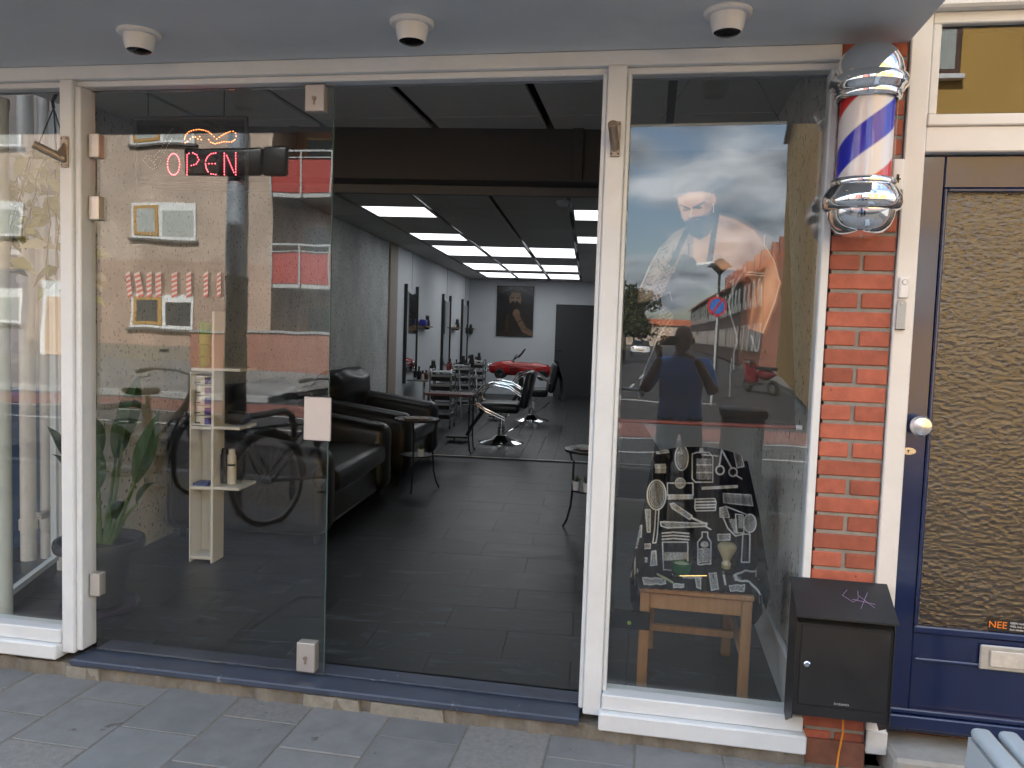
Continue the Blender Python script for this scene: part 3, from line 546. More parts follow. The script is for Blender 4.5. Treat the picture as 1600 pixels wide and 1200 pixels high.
# walls
wl=slab('wall_left',(-3.16,-2.95,1.18,7.60,0,2.80),CONC)
slab('wall_left_white',(-3.2,-2.93,8.02,14.72,0,2.80),WALLW)
slab('wall_left_trim',(-3.2,-2.925,7.605,8.015,0,2.80),BEIGE)
slab('wall_back',(-3.2,1.3,14.722,14.95,0,2.80),WALLW)
wr=slab('wall_right_rear',(.705,.90,1.6,14.72,0,2.80),WALLW)
wrf=MB().box(.585,.72,.092,1.72,0,2.80).build('wall_right',CONC,kind='structure')
MB().cbox(.563,.5845,.075,1.70,FZ,.30,.004).build('skirting_board',WHITE,wrf)
MB().prism([(-3.24,.0),(.62,.0),I(1.2,15)[:2],I(-3.2,15)[:2]],'z',2.78,2.805).build('ceiling_void',GRIDB,kind='structure')
# end of the left wall: white lining, side window with pipes behind
wend=MB().box(-3.245,-3.065,.93,1.0,0,2.78).build('wall_left_end',M('white_lining',(.70,.71,.71),.6,var=.05,bump=.1,bscale=30),kind='structure')
ce=slab('ceiling',(-3.3,1.2,1.66,14.75,2.735,2.779),GRIDB)
P=.675; xs=[-3.145+P*k for k in range(6)]
ct_me=MB().cbox(-.318,.318,-.334,.334,0,.02,.003).mesh('ceiling_tile',CEILT)
PANEL=EM('led_panel',(.93,.97,1.0),.56)
FRM=M('panel_frame',(.6,.6,.6),.5)
ylines=[1.82+P*k for k in range(20)]
def is_lit(i,y):
    if i==1 and (abs(y-4.86)<.2 or abs(y-6.88)<.2): return 'left'
    if i==4 and (abs(y-4.86)<.2 or abs(y-6.88)<.2): return 'right'
    if i in (1,2,3) and any(abs(y-q)<.2 for q in (8.23,8.9,10.93,11.6,12.95,13.6)): return 'bank'
    return None
lp_me=MB().box(-.304,.304,-.324,.324,0,.004).mesh('diffuser',PANEL)
lf_me=MB().box(-.318,.318,-.334,-.3245,-.003,.012).box(-.318,.318,.3245,.334,-.003,.012).box(-.318,-.3045,-.3245,.3245,-.003,.012).box(.3045,.318,-.3245,.3245,-.003,.012).mesh('frame',FRM)
banks={8.23:'front bank',8.9:'front bank',10.93:'middle bank',11.6:'middle bank',12.95:'rear bank',13.6:'rear bank'}
for j,yl in enumerate(ylines):
    yc=yl+P/2
    if yc>14.6: continue
    for i,xl in enumerate(xs):
        xc=xl+P/2; q=is_lit(i,yc)
        if q is None: inst('ceiling_tile',ct_me,ce,(xc,yc,2.662+random.uniform(-.001,.001)))
        else:
            near=yc<6
            if q=='left': lab='single lit square ceiling panel on the left, '+('nearest the doorway' if near else 'second from the doorway')
            elif q=='right': lab='single lit square ceiling panel on the right, '+('nearest the doorway' if near else 'second from the doorway')
            else:
                b=min(banks,key=lambda k:abs(k-yc)); odd=b in (8.23,10.93,12.95)
                lab='lit ceiling panel, %s column, %s row of the %s of six'%(('left','middle','right')[i-1],'near' if odd else 'far',banks[b])
            t=thing('light_panel',lab,'ceiling light',I(xc,yc,2.664),TH,'lit LED panels in the rear ceiling'); inst('diffuser',lp_me,t,(0,0,0)); inst('frame',lf_me,t,(0,0,0))
t=thing('smoke_detector','round white smoke detector on the dark ceiling behind the beam','smoke detector',I(-.5,4.03,2.662),TH); MB().lathe([(.055,0),(.055,-.02),(.04,-.042),(.001,-.046)],24).build('case',PLASTIC,t)
# front ceiling strip over the window zone
cf=MB().box(-3.24,.59,.05,1.72,2.735,2.779).build('ceiling_front',GRIDB,kind='structure')
cf_me=MB().cbox(-.307,.307,-.266,.266,0,.02,.003).mesh('ceiling_tile',CEILT)
for i in range(-2,4):
    for j in range(3):
        xc=-1.268+.655*i+.3275-.655; yc=.76+.275+.545*(j-1)
        inst('ceiling_tile',cf_me,cf,(xc,yc,2.662))
MB().box(-3.24,.585,.0905,.10,2.454,2.735).build('lintel_lining',M('lintel_grey',(.30,.33,.36),.6,var=.05),kind='structure')
t=thing('curtain_rail','grey rail with small gliders above the doorway ceiling','rail',(0,.62,2.655)); MB().box(-2.9,-.64,-.012,.012,-.012,.0).build('track',GREYPL,t)
for i in range(18): MB().cbox(-2.8+.125*i,-2.785+.125*i,-.006,.006,-.03,-.0125,.002).build('glider',BLACK,t)
# beam across the shop
bm_=thing('ceiling_beam','dark boxed beam across the shop ceiling','beam',(0,0,0),TH)
MB().cbox(-2.94,.70,1.62,1.80,2.372,2.734,.004).build('beam_case',DARKW,bm_); MB().cbox(-.36,-.30,1.598,1.6195,2.375,2.70,.003).build('beam_strap',DARKW,bm_); MB().cbox(-2.0,-1.95,1.598,1.6195,2.375,2.70,.003).build('beam_strap',DARKW,bm_)
MB().cbox(-2.94,.70,1.79,1.83,2.318,2.3715,.003).build('beam_rail',M('beam_rail_grey',(.12,.122,.12),.5,.3),bm_)
# side window in the left bay, white post and pipes in the alley behind it
t=thing('side_window','narrow slanted side window with white sill in the left bay','window')
A=Vector((-2.93,.20,0)); B=Vector((-3.20,.90,0)); dAB=(B-A)
sw=MB().add([A+Vector((0,0,.2)),B+Vector((0,0,.2)),B+Vector((0,0,2.6)),A+Vector((0,0,2.6))],[(0,1,2,3)]).build('side_glass',glassmat('side_pane',.06),t)
nrm=Vector((-dAB.y,dAB.x,0)).normalized()
def along(m,z0,z1,th,a=A,b=B,off=0):
    o=nrm*off; return m.add([a+o+Vector((0,0,z0)),b+o+Vector((0,0,z0)),b+o+nrm*th+Vector((0,0,z0)),a+o+nrm*th+Vector((0,0,z0)),a+o+Vector((0,0,z1)),b+o+Vector((0,0,z1)),b+o+nrm*th+Vector((0,0,z1)),a+o+nrm*th+Vector((0,0,z1))],[(3,2,1,0),(4,5,6,7),(0,1,5,4),(1,2,6,5),(2,3,7,6),(3,0,4,7)])
along(MB(),.17,.198,.03,off=-.01).build('sill',WHITE,t); along(MB(),FZ,.169,.02,off=.0).build('skirting_board',BLACK,t)
along(MB(),.2,2.6,.03,B-dAB*.05,B,-.012).build('frame_stile',WHITE,t)
t=thing('bay_post','pale rounded post at the left edge of the left window','post',(-2.835,.13,FZ)); MB().lathe([(.05,0),(.05,.01),(.045,.015),(.045,2.3),(.05,2.31),(.05,2.35)],24).build('shaft',M('pale_post_paint',(.62,.68,.68),.5,var=.05),t)
PIPE=M('white_pvc_pipe',(.72,.71,.67),.4,var=.08,scale=5)
for x,y,r,lab in ((-3.52,1.06,.042,'thick white drain pipe seen through the left side window'),(-3.455,1.12,.030,'thinner white drain pipe beside the white wall end')):
    t=thing('drain_pipe',lab,'pipe',(x,y,0)); MB().tube([(0,0,.0),(0,0,.1),(0,0,2.9)],r,18).build('pipe',PIPE,t); MB().lathe([(r*1.18,.28),(r*1.18,.34)],20).lathe([(r*1.18,1.7),(r*1.18,1.74)],20).build('collar',PIPE,t); 
MB().box(-3.42,-3.38,1.0,1.14,.36,.40).build('pipe_clip',STEEL,bpy.data.objects['drain_pipe'])
bpy.data.objects['pipe_clip'].location=(3.52,-1.06,0)
t=thing('recycling_bin','bright blue wheeled bin in the alley behind the white pipes','bin',(-4.10,1.30,0)); BLUE2=M('alley_blue',(.03,.15,.46),.35,var=.15,scale=3)
MB().prism([(-.33,.10),(.33,.10),(.37,.98),(-.37,.98)],'y',-.26,.26).build('bin_body',BLUE2,t); MB().rbox(-.39,.39,-.29,.29,.981,1.05,.02,2).build('bin_lid',BLUE2,t)
for s_ in (-.3,.3): MB().torus((s_,.22,.09),.07,.022,'x',18,8).build('wheel',BLACK,t)
sheet('alley_floor',-4.62,-3.2,0,1.62,.015,PAVE)
MB().box(-4.62,-3.17,1.62,1.75,0,6.5).build('alley_wall',M('alley_render',(.5,.48,.44),.8,var=.1),kind='structure')  # upper part unseen, raised to keep the sun out of the left bay
# ------------------------------------------------------------------ shelf unit
SHW=M('white_laminate',(.76,.77,.77),.45,var=.03)
t=thing('shelf_unit','narrow white open shelf unit holding hair products','shelf unit',(-2.50,1.42,FZ),TH)
MB().cbox(-.012,.004,-.14,-.0,0,1.48,.002).build('upright',SHW,t)
MB().cbox(-.135,-.0125,-.004,.0,.0,1.12,.001).build('back_panel',SHW,t); MB().cbox(-.142,-.1355,-.14,.0,0,1.12,.001).build('upright',SHW,t)
for zz in (.02,.435,.79,1.13):
    MB().cbox(-.135,-.0125,-.14,-.0045,zz,zz+.018,.002).build('shelf_board',SHW,t)
    if zz>.1: MB().cbox(.0045,.16,-.14,.10,zz+.005,zz+.022,.002).build('shelf_board',SHW,t)
def jar(x,y,z,r,h,c,capc,label,group):
    o=thing('product_jar',label,'jar',I(0,0,0)); o.location=(x,y,z); MB().lathe([(r,0),(r,h*.72),(r*.97,h*.73)],22).build('jar',M('jar_'+c[0],c[1],.35,var=.05),o); MB().lathe([(r*1.02,h*.735),(r*1.02,h*.97),(r*.9,h)],22).build('lid',M('jar_'+capc[0],capc[1],.3,var=.05),o); return o
caps=[('indigo',(.035,.03,.32)),('indigo',(.035,.03,.32)),('indigo',(.035,.03,.32)),('magenta',(.2,.03,.2)),('violet',(.08,.04,.26))]
JW=M('jar_white_label',(.70,.70,.68),.35,var=.04); INK=M('label_ink',(.03,.03,.05),.5)
nm=['lowest','second lowest','middle','second highest','topmost']
for i,(cn,cc) in enumerate(caps):
    z=FZ+.812+.059*i; o=thing('product_tub','white tub with %s label band, %s of the stack on the shelf'%({'indigo':'indigo','magenta':'magenta','violet':'violet'}[cn],nm[i]),'tub',I(0,0,0)); o.location=(-2.575,1.345,z); o.rotation_euler[2]=TH
    MB().lathe([(.053,0),(.055,.004),(.055,.05),(.053,.055)],28).build('tub',JW,o); MB().lathe([(.0556,.004),(.0556,.046)],14,cap=False,arc=.26).xf(Matrix.Rotation(R(-70),4,'Z')).build('label_band',M('tub_'+cn,cc,.4,var=.05),o); MB().box(-.04,-.005,-.0562,-.0552,.012,.018).build('label_print',INK,o).rotation_euler=(0,0,0)
GRN=[(.10,.30,.02),(.16,.36,.04),(.24,.42,.08),(.12,.33,.03)]
for i in range(4):
    o=MB().lathe([(.034,0),(.036,.006),(.036,.058),(.03,.066)],22).build('hair_wax_tin',M('lime_%d'%i,GRN[i],.35,var=.06),loc=(-2.59,1.36,FZ+1.151+.0665*i)); tag(o,'lime green tin, %s in the stack on the top shelf'%['lowest','second lowest','second highest','topmost'][i],'tin')
def can(x,y,z,r,h,mat,cap,label,nm='spray_can'):
    o=thing(nm,label,'spray can',(x,y,z)); MB().lathe([(r,0),(r,h*.8),(r*.7,h*.86)],20).build('can',mat,o); MB().lathe([(r*.72,h*.862),(r*.72,h*.98),(r*.5,h)],20).build('cap',cap,o); return o
o=can(-2.425,1.38,FZ+.46,.026,.21,JW,PLASTIC,'white spray can with dark print on the lower shelf'); MB().lathe([(.0265,.11),(.0265,.122)],8,cap=False,arc=.3).xf(Matrix.Rotation(R(-120),4,'Z')).build('can_print',INK,o)
can(-2.475,1.39,FZ+.46,.026,.21,BLACK,BLACK,'black spray can beside the white one on the lower shelf')
o=MB().rbox(-.06,.06,-.045,.045,0,.075,.02,3).build('black_case',BLACK,loc=(-2.41,1.42,FZ+.815),label='small black case on the middle right shelf',cat='case')
o=MB().cbox(-.05,.05,-.05,.05,0,.014,.002).build('blue_pack',M('blue_pack',(.03,.07,.3),.4),loc=(-2.575,1.345,FZ+.455),label='flat blue pack lying on the lower left shelf',cat='pack')
# ------------------------------------------------------------------ plants in the left bay
LEAF=M('banana_leaf',(.04,.075,.026),.35,var=.25,scale=6,bump=.2,bscale=40); STEM=M('leaf_stem',(.10,.16,.05),.5,var=.15)
t=thing('potted_plant','broad leaved green plant in a dark pot behind the door glass','plant',(-2.60,.47,FZ))
pt=MB().lathe([(.10,.03),(.115,.06),(.15,.30),(.20,.305),(.205,.33),(.20,.35),(.185,.35),(.18,.31),(.001,.30)],32).build('pot',TERRA,t); MB().lathe([(.13,.0),(.17,.012),(.182,.035),(.176,.035),(.16,.018),(.001,.012)],32).build('saucer',M('purple_saucer',(.05,.035,.075),.45),t)
MB().ell((0,0,.305),.178,.178,.022,20,6).build('soil',M('soil',(.03,.022,.015),.95,var=.4,scale=40,bump=.8,bscale=80),t)
def leafm(base,dirv,L,Wd,curl,twist):
    d=Vector(dirv).normalized(); side=d.cross(Vector((0,0,1))).normalized(); up=side.cross(d); side=(side*math.cos(twist)+up*math.sin(twist)); up=side.cross(d); base=Vector(base)
    def fn(u,v):
        wv=Wd*math.sin(math.pi*min(1,(.04+.96*v)**.8))*(1 if v<.97 else .3); s=(u-.5)*2
        return tuple(base+d*(L*v)+Vector((0,0,-curl*L*v*v))+side*(s*wv)+up*(abs(s)*wv*.45))
    return MB().grid(fn,6,12)
for (dx,dy,h,L,Wd,cu,tw,sx) in ((.42,-.16,.34,.42,.07,.05,.7,.05),(.14,-.24,.30,.36,.08,.15,.9,.0),(.28,-.10,.52,.40,.075,.12,.5,.03),(.05,-.12,.42,.36,.075,.35,-.4,.0),(-.05,.02,.60,.30,.06,.1,.9,-.03),(-.22,-.05,.40,.28,.05,.3,.3,-.06),(.30,.05,.22,.26,.05,.5,.2,.05),(-.10,-.2,.33,.26,.06,.4,-.2,-.04),(.16,-.02,.44,.34,.07,.2,1.1,.02),(-.02,-.16,.64,.26,.045,.1,.4,-.02),(.22,-.16,.16,.22,.045,.45,0,.04)):
    base=Vector((sx,0,.31)); tip=base+Vector((dx*.45,dy*.45,h)); mid=(base+tip)/2+Vector((dx*.05,0,.05))
    s=MB().tube([base,mid,tip],[.011,.009,.006],8).build('stem',STEM,t); leafm(tip,(dx*.8,dy*.8,.75 if L>.3 else .5),L,Wd*.66,cu,tw).build('leaf',LEAF,t)
t=thing('hanging_plant','trailing yellow green ivy hanging on a black hook at left','plant',(-2.80,.42,2.66))
MB().tube([(0,0,.0),(0,0,-.03),(.012,0,-.06),(.02,0,-.085),(.01,0,-.115),(-.005,0,-.14),(0,0,-.17)],.008,8).build('hook',BLACK,t)
for a in (0,2.1,4.2): MB().tube([(0,0,-.17),(.1*math.cos(a),.1*math.sin(a),-.45)],.003,6).build('hanger_wire',BLACK,t)
MB().lathe([(.06,-.56),(.095,-.53),(.11,-.45),(.112,-.43),(.10,-.43),(.09,-.45),(.001,-.46)],24).build('basket',M('pale_basket',(.55,.53,.45),.6,var=.1),t)
IVY=M('ivy_leaf',(.30,.32,.09),.5,var=.3,scale=12); IVY2=M('variegated_ivy_leaf',(.62,.62,.5),.55,var=.25,scale=14); TW=M('ivy_twig',(.12,.10,.05),.7)
ivm=[MB().add([(0,0,0),(.03,.004,-.012),(.05,.0,-.004),(.085,-.006,.0),(.05,0,.022),(.028,.006,.026)],[(0,1,2),(0,2,4),(2,3,4),(0,4,5)]).mesh('leaf',mm) for mm in (IVY,IVY,IVY2)]
for k in range(11):
    a=random.uniform(0,6.28); L=random.uniform(.35,.78); p0=Vector((.1*math.cos(a),.1*math.sin(a),-.43)); pts=[p0]
    for s in range(7): pts.append(pts[-1]+Vector((random.uniform(-.02,.02)+.012*math.cos(a),random.uniform(-.02,.02)+.012*math.sin(a),-L/7 if s else .01)))
    MB().tube(pts,.0028,5).build('vine',TW,t)
    for p in pts[1:]:
        for q in range(2): inst('leaf',random.choice(ivm),t,p,(random.uniform(-.6,.6),random.uniform(-.4,1.2),random.uniform(0,6.28)),(random.uniform(.9,1.6),)*3)
def UZ(px,py,z):
    d=_f+_r2*((px-800)/1231.07)+_u2*((600-py)/1231.07); t=(z-1.52)/d.z; return Vector((0,-2.9,1.52))+d*t
def UY(px,py,y):
    """world point on the plane y=const along the sight line of a photo pixel (1600x1200)"""
    d=_f+_r2*((px-800)/1231.07)+_u2*((600-py)/1231.07); t=(y+2.9)/d.y; return Vector((0,-2.9,1.52))+d*t
# ------------------------------------------------------------------ sofas
LEATH=M('black_leather',(.014,.0145,.015),.36,var=.2,scale=5,bump=.35,bscale=120,bdist=.002)
def cushion(bx,c,parent,name,bulge=.02,sub=1):
    x0,x1,y0,y1,z0,z1=bx; o=MB().rbox(x0,x1,y0,y1,z0,z1,c,4).build(name,LEATH,parent,ang=70); return o
def sofa(y0,y1,label,seats):
    t=thing('leather_sofa',label,'sofa',I(0,0,FZ),TH); L=y1-y0; t.location=I(-2.94,(y0+y1)/2,FZ); h=L/2
    cushion((.06,1.02,-h+.06,h-.06,.06,.30),.04,t,'base')
    w=(L-.44)/seats
    for k in range(seats):
        ya=-h+.22+w*k; cushion((.28,1.10,ya+.005,ya+w-.005,.30,.47),.06,t,'seat_cushion')
        def fn(u,v,ya=ya,w=w):
            # rolled, waisted back cushion
            s=v*math.pi*2; prof=[(.06,.30),(.44,.38),(.40,.58),(.46,.78),(.45,.92),(.34,1.00),(.16,.98),(.03,.84),(.02,.40)]
            k=v*(len(prof)-1e-6); i=int(k); f=k-i; i2=(i+1)%len(prof); x=prof[i][0]*(1-f)+prof[i2][0]*f; z=prof[i][1]*(1-f)+prof[i2][1]*f
            b=math.sin(math.pi*min(1,max(0,u)))**.35
            return (x*(.55+.45*b), ya+w*u, .3+(z-.3)*(.80+.20*b)+.02*math.sin(u*math.pi*3)*(z>.85))
        MB().grid(fn,18,36).build('back_cushion',LEATH,t,ang=80)
    cushion((0,.16,-h+.04,h-.04,.06,.78),.05,t,'back_panel')
    for s in (-1,1):
        yc=s*(h-.12); m=MB().rbox(.02,1.10,yc-.12,yc+.12,.06,.66,.10,6); m.v=[(x,y,z+(.12*math.exp(-(x/.25)**2)-.03*x if z>.3 else 0)) for x,y,z in m.v]; m.build('armrest',LEATH,t,ang=80)
    for sx in (.1,1.0):
        for sy in (-h+.1,h-.1): MB().lathe([(.02,0),(.028,.06)],12,c=(sx,sy,0)).build('foot',BLACK,t)
    MB().cbox(1.005,1.02,-h+.24,h-.24,.075,.085,.002).build('chrome_trim',M('dull_trim',(.25,.25,.25),.3,.8),t)
sofa(1.90,3.62,'black leather armchair sofa nearest the glass door',1)
sofa(4.20,5.70,'black leather sofa farther back by the round table',1)
# ------------------------------------------------------------------ round side tables with magazines and small plants
PAP=[M('magazine_%d'%i,c,.45,var=.25,scale=20) for i,c in enumerate(((.55,.52,.48),(.42,.36,.33),(.62,.62,.6),(.25,.22,.24)))]
TABT=M('dark_table_top',(.05,.045,.042),.25,var=.15)
def side_table(x,y,h,r,label):
    p=I(x,y,FZ); t=thing('side_table',label,'table',p,TH)
    MB().lathe([(r,h-.018),(r+.004,h-.01),(r,h),(.001,h)],36).lathe([(r,h-.018),(.001,h-.018)],36,cap=False).build('table_top',TABT,t)
    MB().lathe([(r*.72,.30),(r*.72,.312),(.001,.312)],32).lathe([(r*.72,.30),(.001,.30)],32,cap=False).build('lower_shelf',BLACKP,t)
    for a in (0.55,2.65,4.75):
        c,s=math.cos(a),math.sin(a); MB().tube([(c*q,s*q,z) for q,z in ((r*1.1,.005),(r*.95,.06),(r*.82,.16),(r*.76,.3),(r*.75,.5),(r*.82,h-.1),(r*.96,h-.02))],.008,8).build('leg',BLACKP,t)
    return p
def magazines(p,h,labs):
    for i,l in enumerate(labs):
        a=random.uniform(-.6,.6); o=MB().cbox(-.10,.10,-.07,.07,0,.006,.001).build('magazine',PAP[i%4],loc=(p[0]+random.uniform(-.04,.03),p[1]-.02+random.uniform(-.03,.03),p[2]+h+.0005+.0065*i),rz=a,label=l,cat='magazine')
GRASS2=M('small_plant_green',(.05,.11,.03),.6,var=.3)
def small_pot(x,y,z,label):
    t=thing('small_potted_plant',label,'plant',(x,y,z)); MB().lathe([(.024,0),(.033,.065),(.030,.065),(.027,.055),(.001,.052)],20).build('pot',PLASTIC,t); m=MB()
    for k in range(34):
        a=random.uniform(0,6.28); r=random.uniform(.0,.02); b=Vector((r*math.cos(a),r*math.sin(a),.05)); e=b+Vector((math.cos(a)*random.uniform(.005,.035),math.sin(a)*random.uniform(.005,.035),random.uniform(.03,.08))); w_=Vector((-math.sin(a),math.cos(a),0))*.003
        m.add([b-w_,b+w_,e],[(0,1,2)])
    m.build('blades',GRASS2,t)
p=side_table(-.17,2.72,.60,.20,'black round side table right of the doorway with two small plants'); magazines(p,.60,['pale magazine at the bottom of the pile on right table','brownish magazine in the middle on the right table','white magazine on top on the right table'])
q=I(-.275,2.66,FZ+.312); small_pot(*q,'small grassy plant in white pot, left on the right table shelf'); q=I(-.20,2.61,FZ+.312); small_pot(*q,'small grassy plant in white pot, nearer the door post')
p=side_table(-1.70,3.88,.63,.20,'black round side table between the leather sofas'); magazines(p,.63,['pale magazine under the pile on the table between sofas','dark magazine on the table between sofas'])
q=I(-1.64,3.78,FZ+.312); small_pot(*q,'small grassy plant on lower shelf between the sofas')
t=thing('high_table','slim black high table with reddish top behind the sofas','table',I(-1.79,6.10,FZ),TH); MB().cbox(-.27,.27,-.18,.18,.66,.685,.004).build('table_top',M('red_brown_top',(.16,.06,.05),.35),t)
for sx in (-.24,.24):
    for sy in (-.15,.15): MB().tube([(sx,sy,.66),(sx,sy,.2),(sx*1.05,sy,.05),(sx*1.15,sy,.005)],.009,8).build('leg',BLACKP,t)
# ------------------------------------------------------------------ mirror stations on the left wall
MIR=M('mirror_silver',(.72,.76,.77),.03,1,var=.02,rv=.01); ALU=M('alu_tube',(.45,.46,.47),.25,.9,var=.05)
TOOLC=[BLACK,M('tool_red',(.35,.02,.02),.3),M('tool_white',(.6,.6,.58),.4),M('tool_brown',(.10,.045,.03),.4),M('tool_blue',(.03,.04,.3),.3)]
def bottle(x,y,z,r,h,mat,label,base):
    o=thing('styling_bottle',label,'bottle',(0,0,0)); o.location=I(x,y,z); MB().lathe([(r,0),(r,h*.62),(r*.45,h*.74),(r*.4,h*.8)],14).build('flask',mat,o); MB().lathe([(r*.5,h*.805),(r*.5,h),(r*.2,h*1.03)],12).build('cap',BLACK,o)
def dryer(x,y,z,label,rot=0):
    o=thing('hair_dryer',label,'hair dryer',I(x,y,z),TH+rot); MB().lathe([(.001,-.10),(.038,-.09),(.048,-.05),(.045,.02),(.032,.07),(.03,.12),(.001,.12)],18).build('barrel',BLACK,o); MB().tube([(0,.03,-.04),(.0,.09,-.06),(0,.14,-.05)],[.024,.02,.017],10).build('handle',BLACK,o); MB().lathe([(.034,.121),(.03,.14)],18).build('nozzle',GREYPL,o)
ord_=['nearest','middle','farthest']
for k,ym in enumerate((8.82,11.75,13.95)):
    t=thing('wall_mirror','tall black framed mirror on left wall, %s from the doorway'%['nearest','second','farthest'][k],'mirror',I(-2.925,ym,0),TH)
    def mf(u,v): return (.03,-.36+.72*u,.86+1.22*v-(.055*math.sin(math.pi*u))*v)
    MB().grid(mf,10,2).box(.005,.028,-.36,.36,.86,1.98).build('mirror_glass',MIR,t)
    for s in (-1,1): MB().box(.0,.045,s*.372-.012,s*.372+.012,.70,2.16).build('side_post',BLACKP,t)
    MB().cyl((.02,0,2.10),(.02,0,2.66),.003,n=6).build('cable',BLACK,t)
    c=thing('work_counter','grey counter shelf under the %s mirror'%ord_[k],'counter',I(-2.925,ym+.1,0),TH); MB().cbox(.05,.36,-.42,.42,.735,.76,.004).build('counter_top',M('counter_grey',(.26,.27,.27),.35,.3),c); MB().tube([(.3,-.38,.735),(.3,-.38,FZ)],.02,10).build('leg',ALU,c); MB().tube([(.3,.38,.735),(.3,.38,FZ)],.02,10).build('leg',ALU,c)
    for i in range(9):
        bottle(-2.82+random.uniform(0,.22),ym-.22+.075*i,.761,random.uniform(.02,.034),random.uniform(.10,.22),TOOLC[(i*3+k)%4],'%s bottle, %s from the left on the %s mirror counter'%(['black','dark red','white','brown'][(i*3+k)%4],['first','second','third','fourth','fifth','sixth','seventh','eighth','ninth'][i],ord_[k]),k)
    dryer(-2.62,ym+.36,.90,'black hair dryer standing on the %s mirror counter'%ord_[k])
    s_=thing('wall_shelf','small wooden wall shelf beside the %s mirror'%ord_[k],'shelf',I(-2.93,ym+.85,0),TH); MB().cbox(.0,.13,-.26,.30,1.535,1.56,.003).build('board',M('shelf_wood',(.20,.14,.10),.5,var=.2),s_)
    if k<2: dryer(-2.86,ym+.98,1.60,'black hair dryer hanging in the wall shelf by the %s mirror'%ord_[k],.3)
    else: dryer(-2.86,ym+.60,1.52,'black hair dryer hanging in the wall shelf by the %s mirror'%ord_[k],.3)
o=MB().rbox(-.05,.05,-.09,.09,0,.10,.02,3).build('blue_box',TOOLC[4],loc=I(-2.86,9.50,1.561),rz=TH,label='shiny blue box on the wall shelf by the nearest mirror',cat='box')
o=MB().rbox(-.03,.03,-.04,.04,0,.05,.006,2).build('white_box',TOOLC[2],loc=I(-2.86,12.42,1.561),rz=TH,label='small white box on the wall shelf by the second mirror',cat='box')
# ------------------------------------------------------------------ trolleys
def trolley(x,y,label,first=[None]):
    if first[0] is None:
        t=thing('salon_trolley',label,'trolley',I(x,y,FZ),TH,'wheeled trolleys along the mirrors')
        for sx in (-.15,.15):
            MB().tube([(sx,-.19,.05),(sx,-.19,.80),(sx,-.15,.84),(sx,.15,.84),(sx,.19,.80),(sx,.19,.05)],.011,8).build('side_hoop',ALU,t)
            for sy in (-.19,.19): MB().torus((sx,sy,.03),.02,.011,'x',14,6).build('castor',BLACK,t)
        for k in range(5): 
            z=.14+.135*k; d=MB().cbox(-.14,.14,-.175,.175,z,z+.085,.008).build('drawer',BLACK,t); MB().cbox(.1405,.146,-.175,.175,z+.068,z+.09,.002).build('drawer_lip',M('pale_lip',(.42,.43,.43),.4),d); MB().cbox(-.175*.8,.14,-.1805,-.1755,z+.06,z+.095,.002).build('drawer_lip',MATS['pale_lip'],d)
        MB().cbox(-.15,.15,-.19,.19,.80,.815,.004).build('top_tray',GREYPL,t); first[0]=t
    else:
        t=copy_tree(first[0]); t.location=I(x,y,FZ); t['label']=label
trolley(-2.30,8.30,'chrome and black drawer trolley nearest the sofas'); trolley(-2.36,10.45,'chrome and black drawer trolley at the second mirror'); trolley(-2.42,12.60,'chrome and black drawer trolley at the farthest mirror')
dryer(-2.20,10.40,FZ+.88,'dark red and black hair dryer lying on the second trolley',1.2)
t=thing('step_ladder','folded grey aluminium step stool leaning by the second trolley','step ladder',I(-2.08,9.6,FZ),TH+.4)
for s in (-.14,.14): MB().tube([(s,0,.0),(s,.26,.78)],.013,8).build('rail',ALU,t); MB().tube([(s,.40,.0),(s,.27,.70)],.011,8).build('rail',ALU,t)
for zz in (.2,.42,.64): MB().cbox(-.14,.14,zz*.333-.04,zz*.333+.05,zz,zz+.02,.003).build('tread',ALU,t)
# ------------------------------------------------------------------ barber chairs, facing the mirrors
CUSH=M('chair_vinyl',(.013,.014,.015),.3,var=.15,scale=6,bump=.15,bscale=90)
def barber_chair():
    t=thing('barber_chair','black barber chair with chrome arms, nearest the doorway','barber chair',I(-1.29,7.0,FZ),TH,'barber chairs facing the mirrors')
    MB().lathe([(.29,0),(.29,.012),(.25,.025),(.13,.055),(.075,.10),(.06,.105)],40).build('round_base',CHROME,t,ang=50); MB().lathe([(.052,.10),(.052,.20),(.042,.205),(.042,.40)],24).build('pump_column',CHROME,t); MB().tube([(.05,0,.13),(.22,.1,.22),(.30,.14,.30)],.009,8).build('pump_lever',CHROME,t)
    MB().rbox(-.27,.24,-.26,.26,.40,.53,.05,4).build('seat',CUSH,t,ang=70)
    bk=MB().rbox(-.05,.06,-.25,.25,0,.47,.045,4); bk.xf(Matrix.Translation((.27,0,.47))@Matrix.Rotation(R(12),4,'Y')); bk.build('backrest',CUSH,t,ang=70)
    for s in (-.29,.29):
        for dz in (0,.045):
            pts=[(.25,.66),(.10,.76),(-.08,.79),(-.22,.74),(-.30,.63),(-.29,.53),(-.18,.46),(.06,.36)]
            MB().tube([(x+dz*.3,s,z-dz*.8) for x,z in pts],.013,10).build('arm_tube',CHROME,t)
        MB().rbox(-.2,.2,s-.03,s+.03,.755,.785,.012,2).build('arm_pad',CUSH,t) if s<-9 else None
    MB().tube([(-.24,0,.40),(-.38,0,.20),(-.44,0,.07)],.025,8).build('footrest_arm',BLACKP,t); MB().cbox(-.68,-.40,-.16,.16,.055,.08,.006).build('footrest',BLACKP,t); MB().tube([(-.60,0,.055),(-.60,0,.01)],.012,8).build('footrest_foot',BLACKP,t)
    return t
c1=barber_chair(); c2=copy_tree(c1); c2.location=I(-1.10,9.65,FZ); c2.rotation_euler[2]=TH+.12; c2['label']='second barber chair with a patterned cape over its back'
cv=Canvas(0,0,1,1,60,80,(14,15,17))
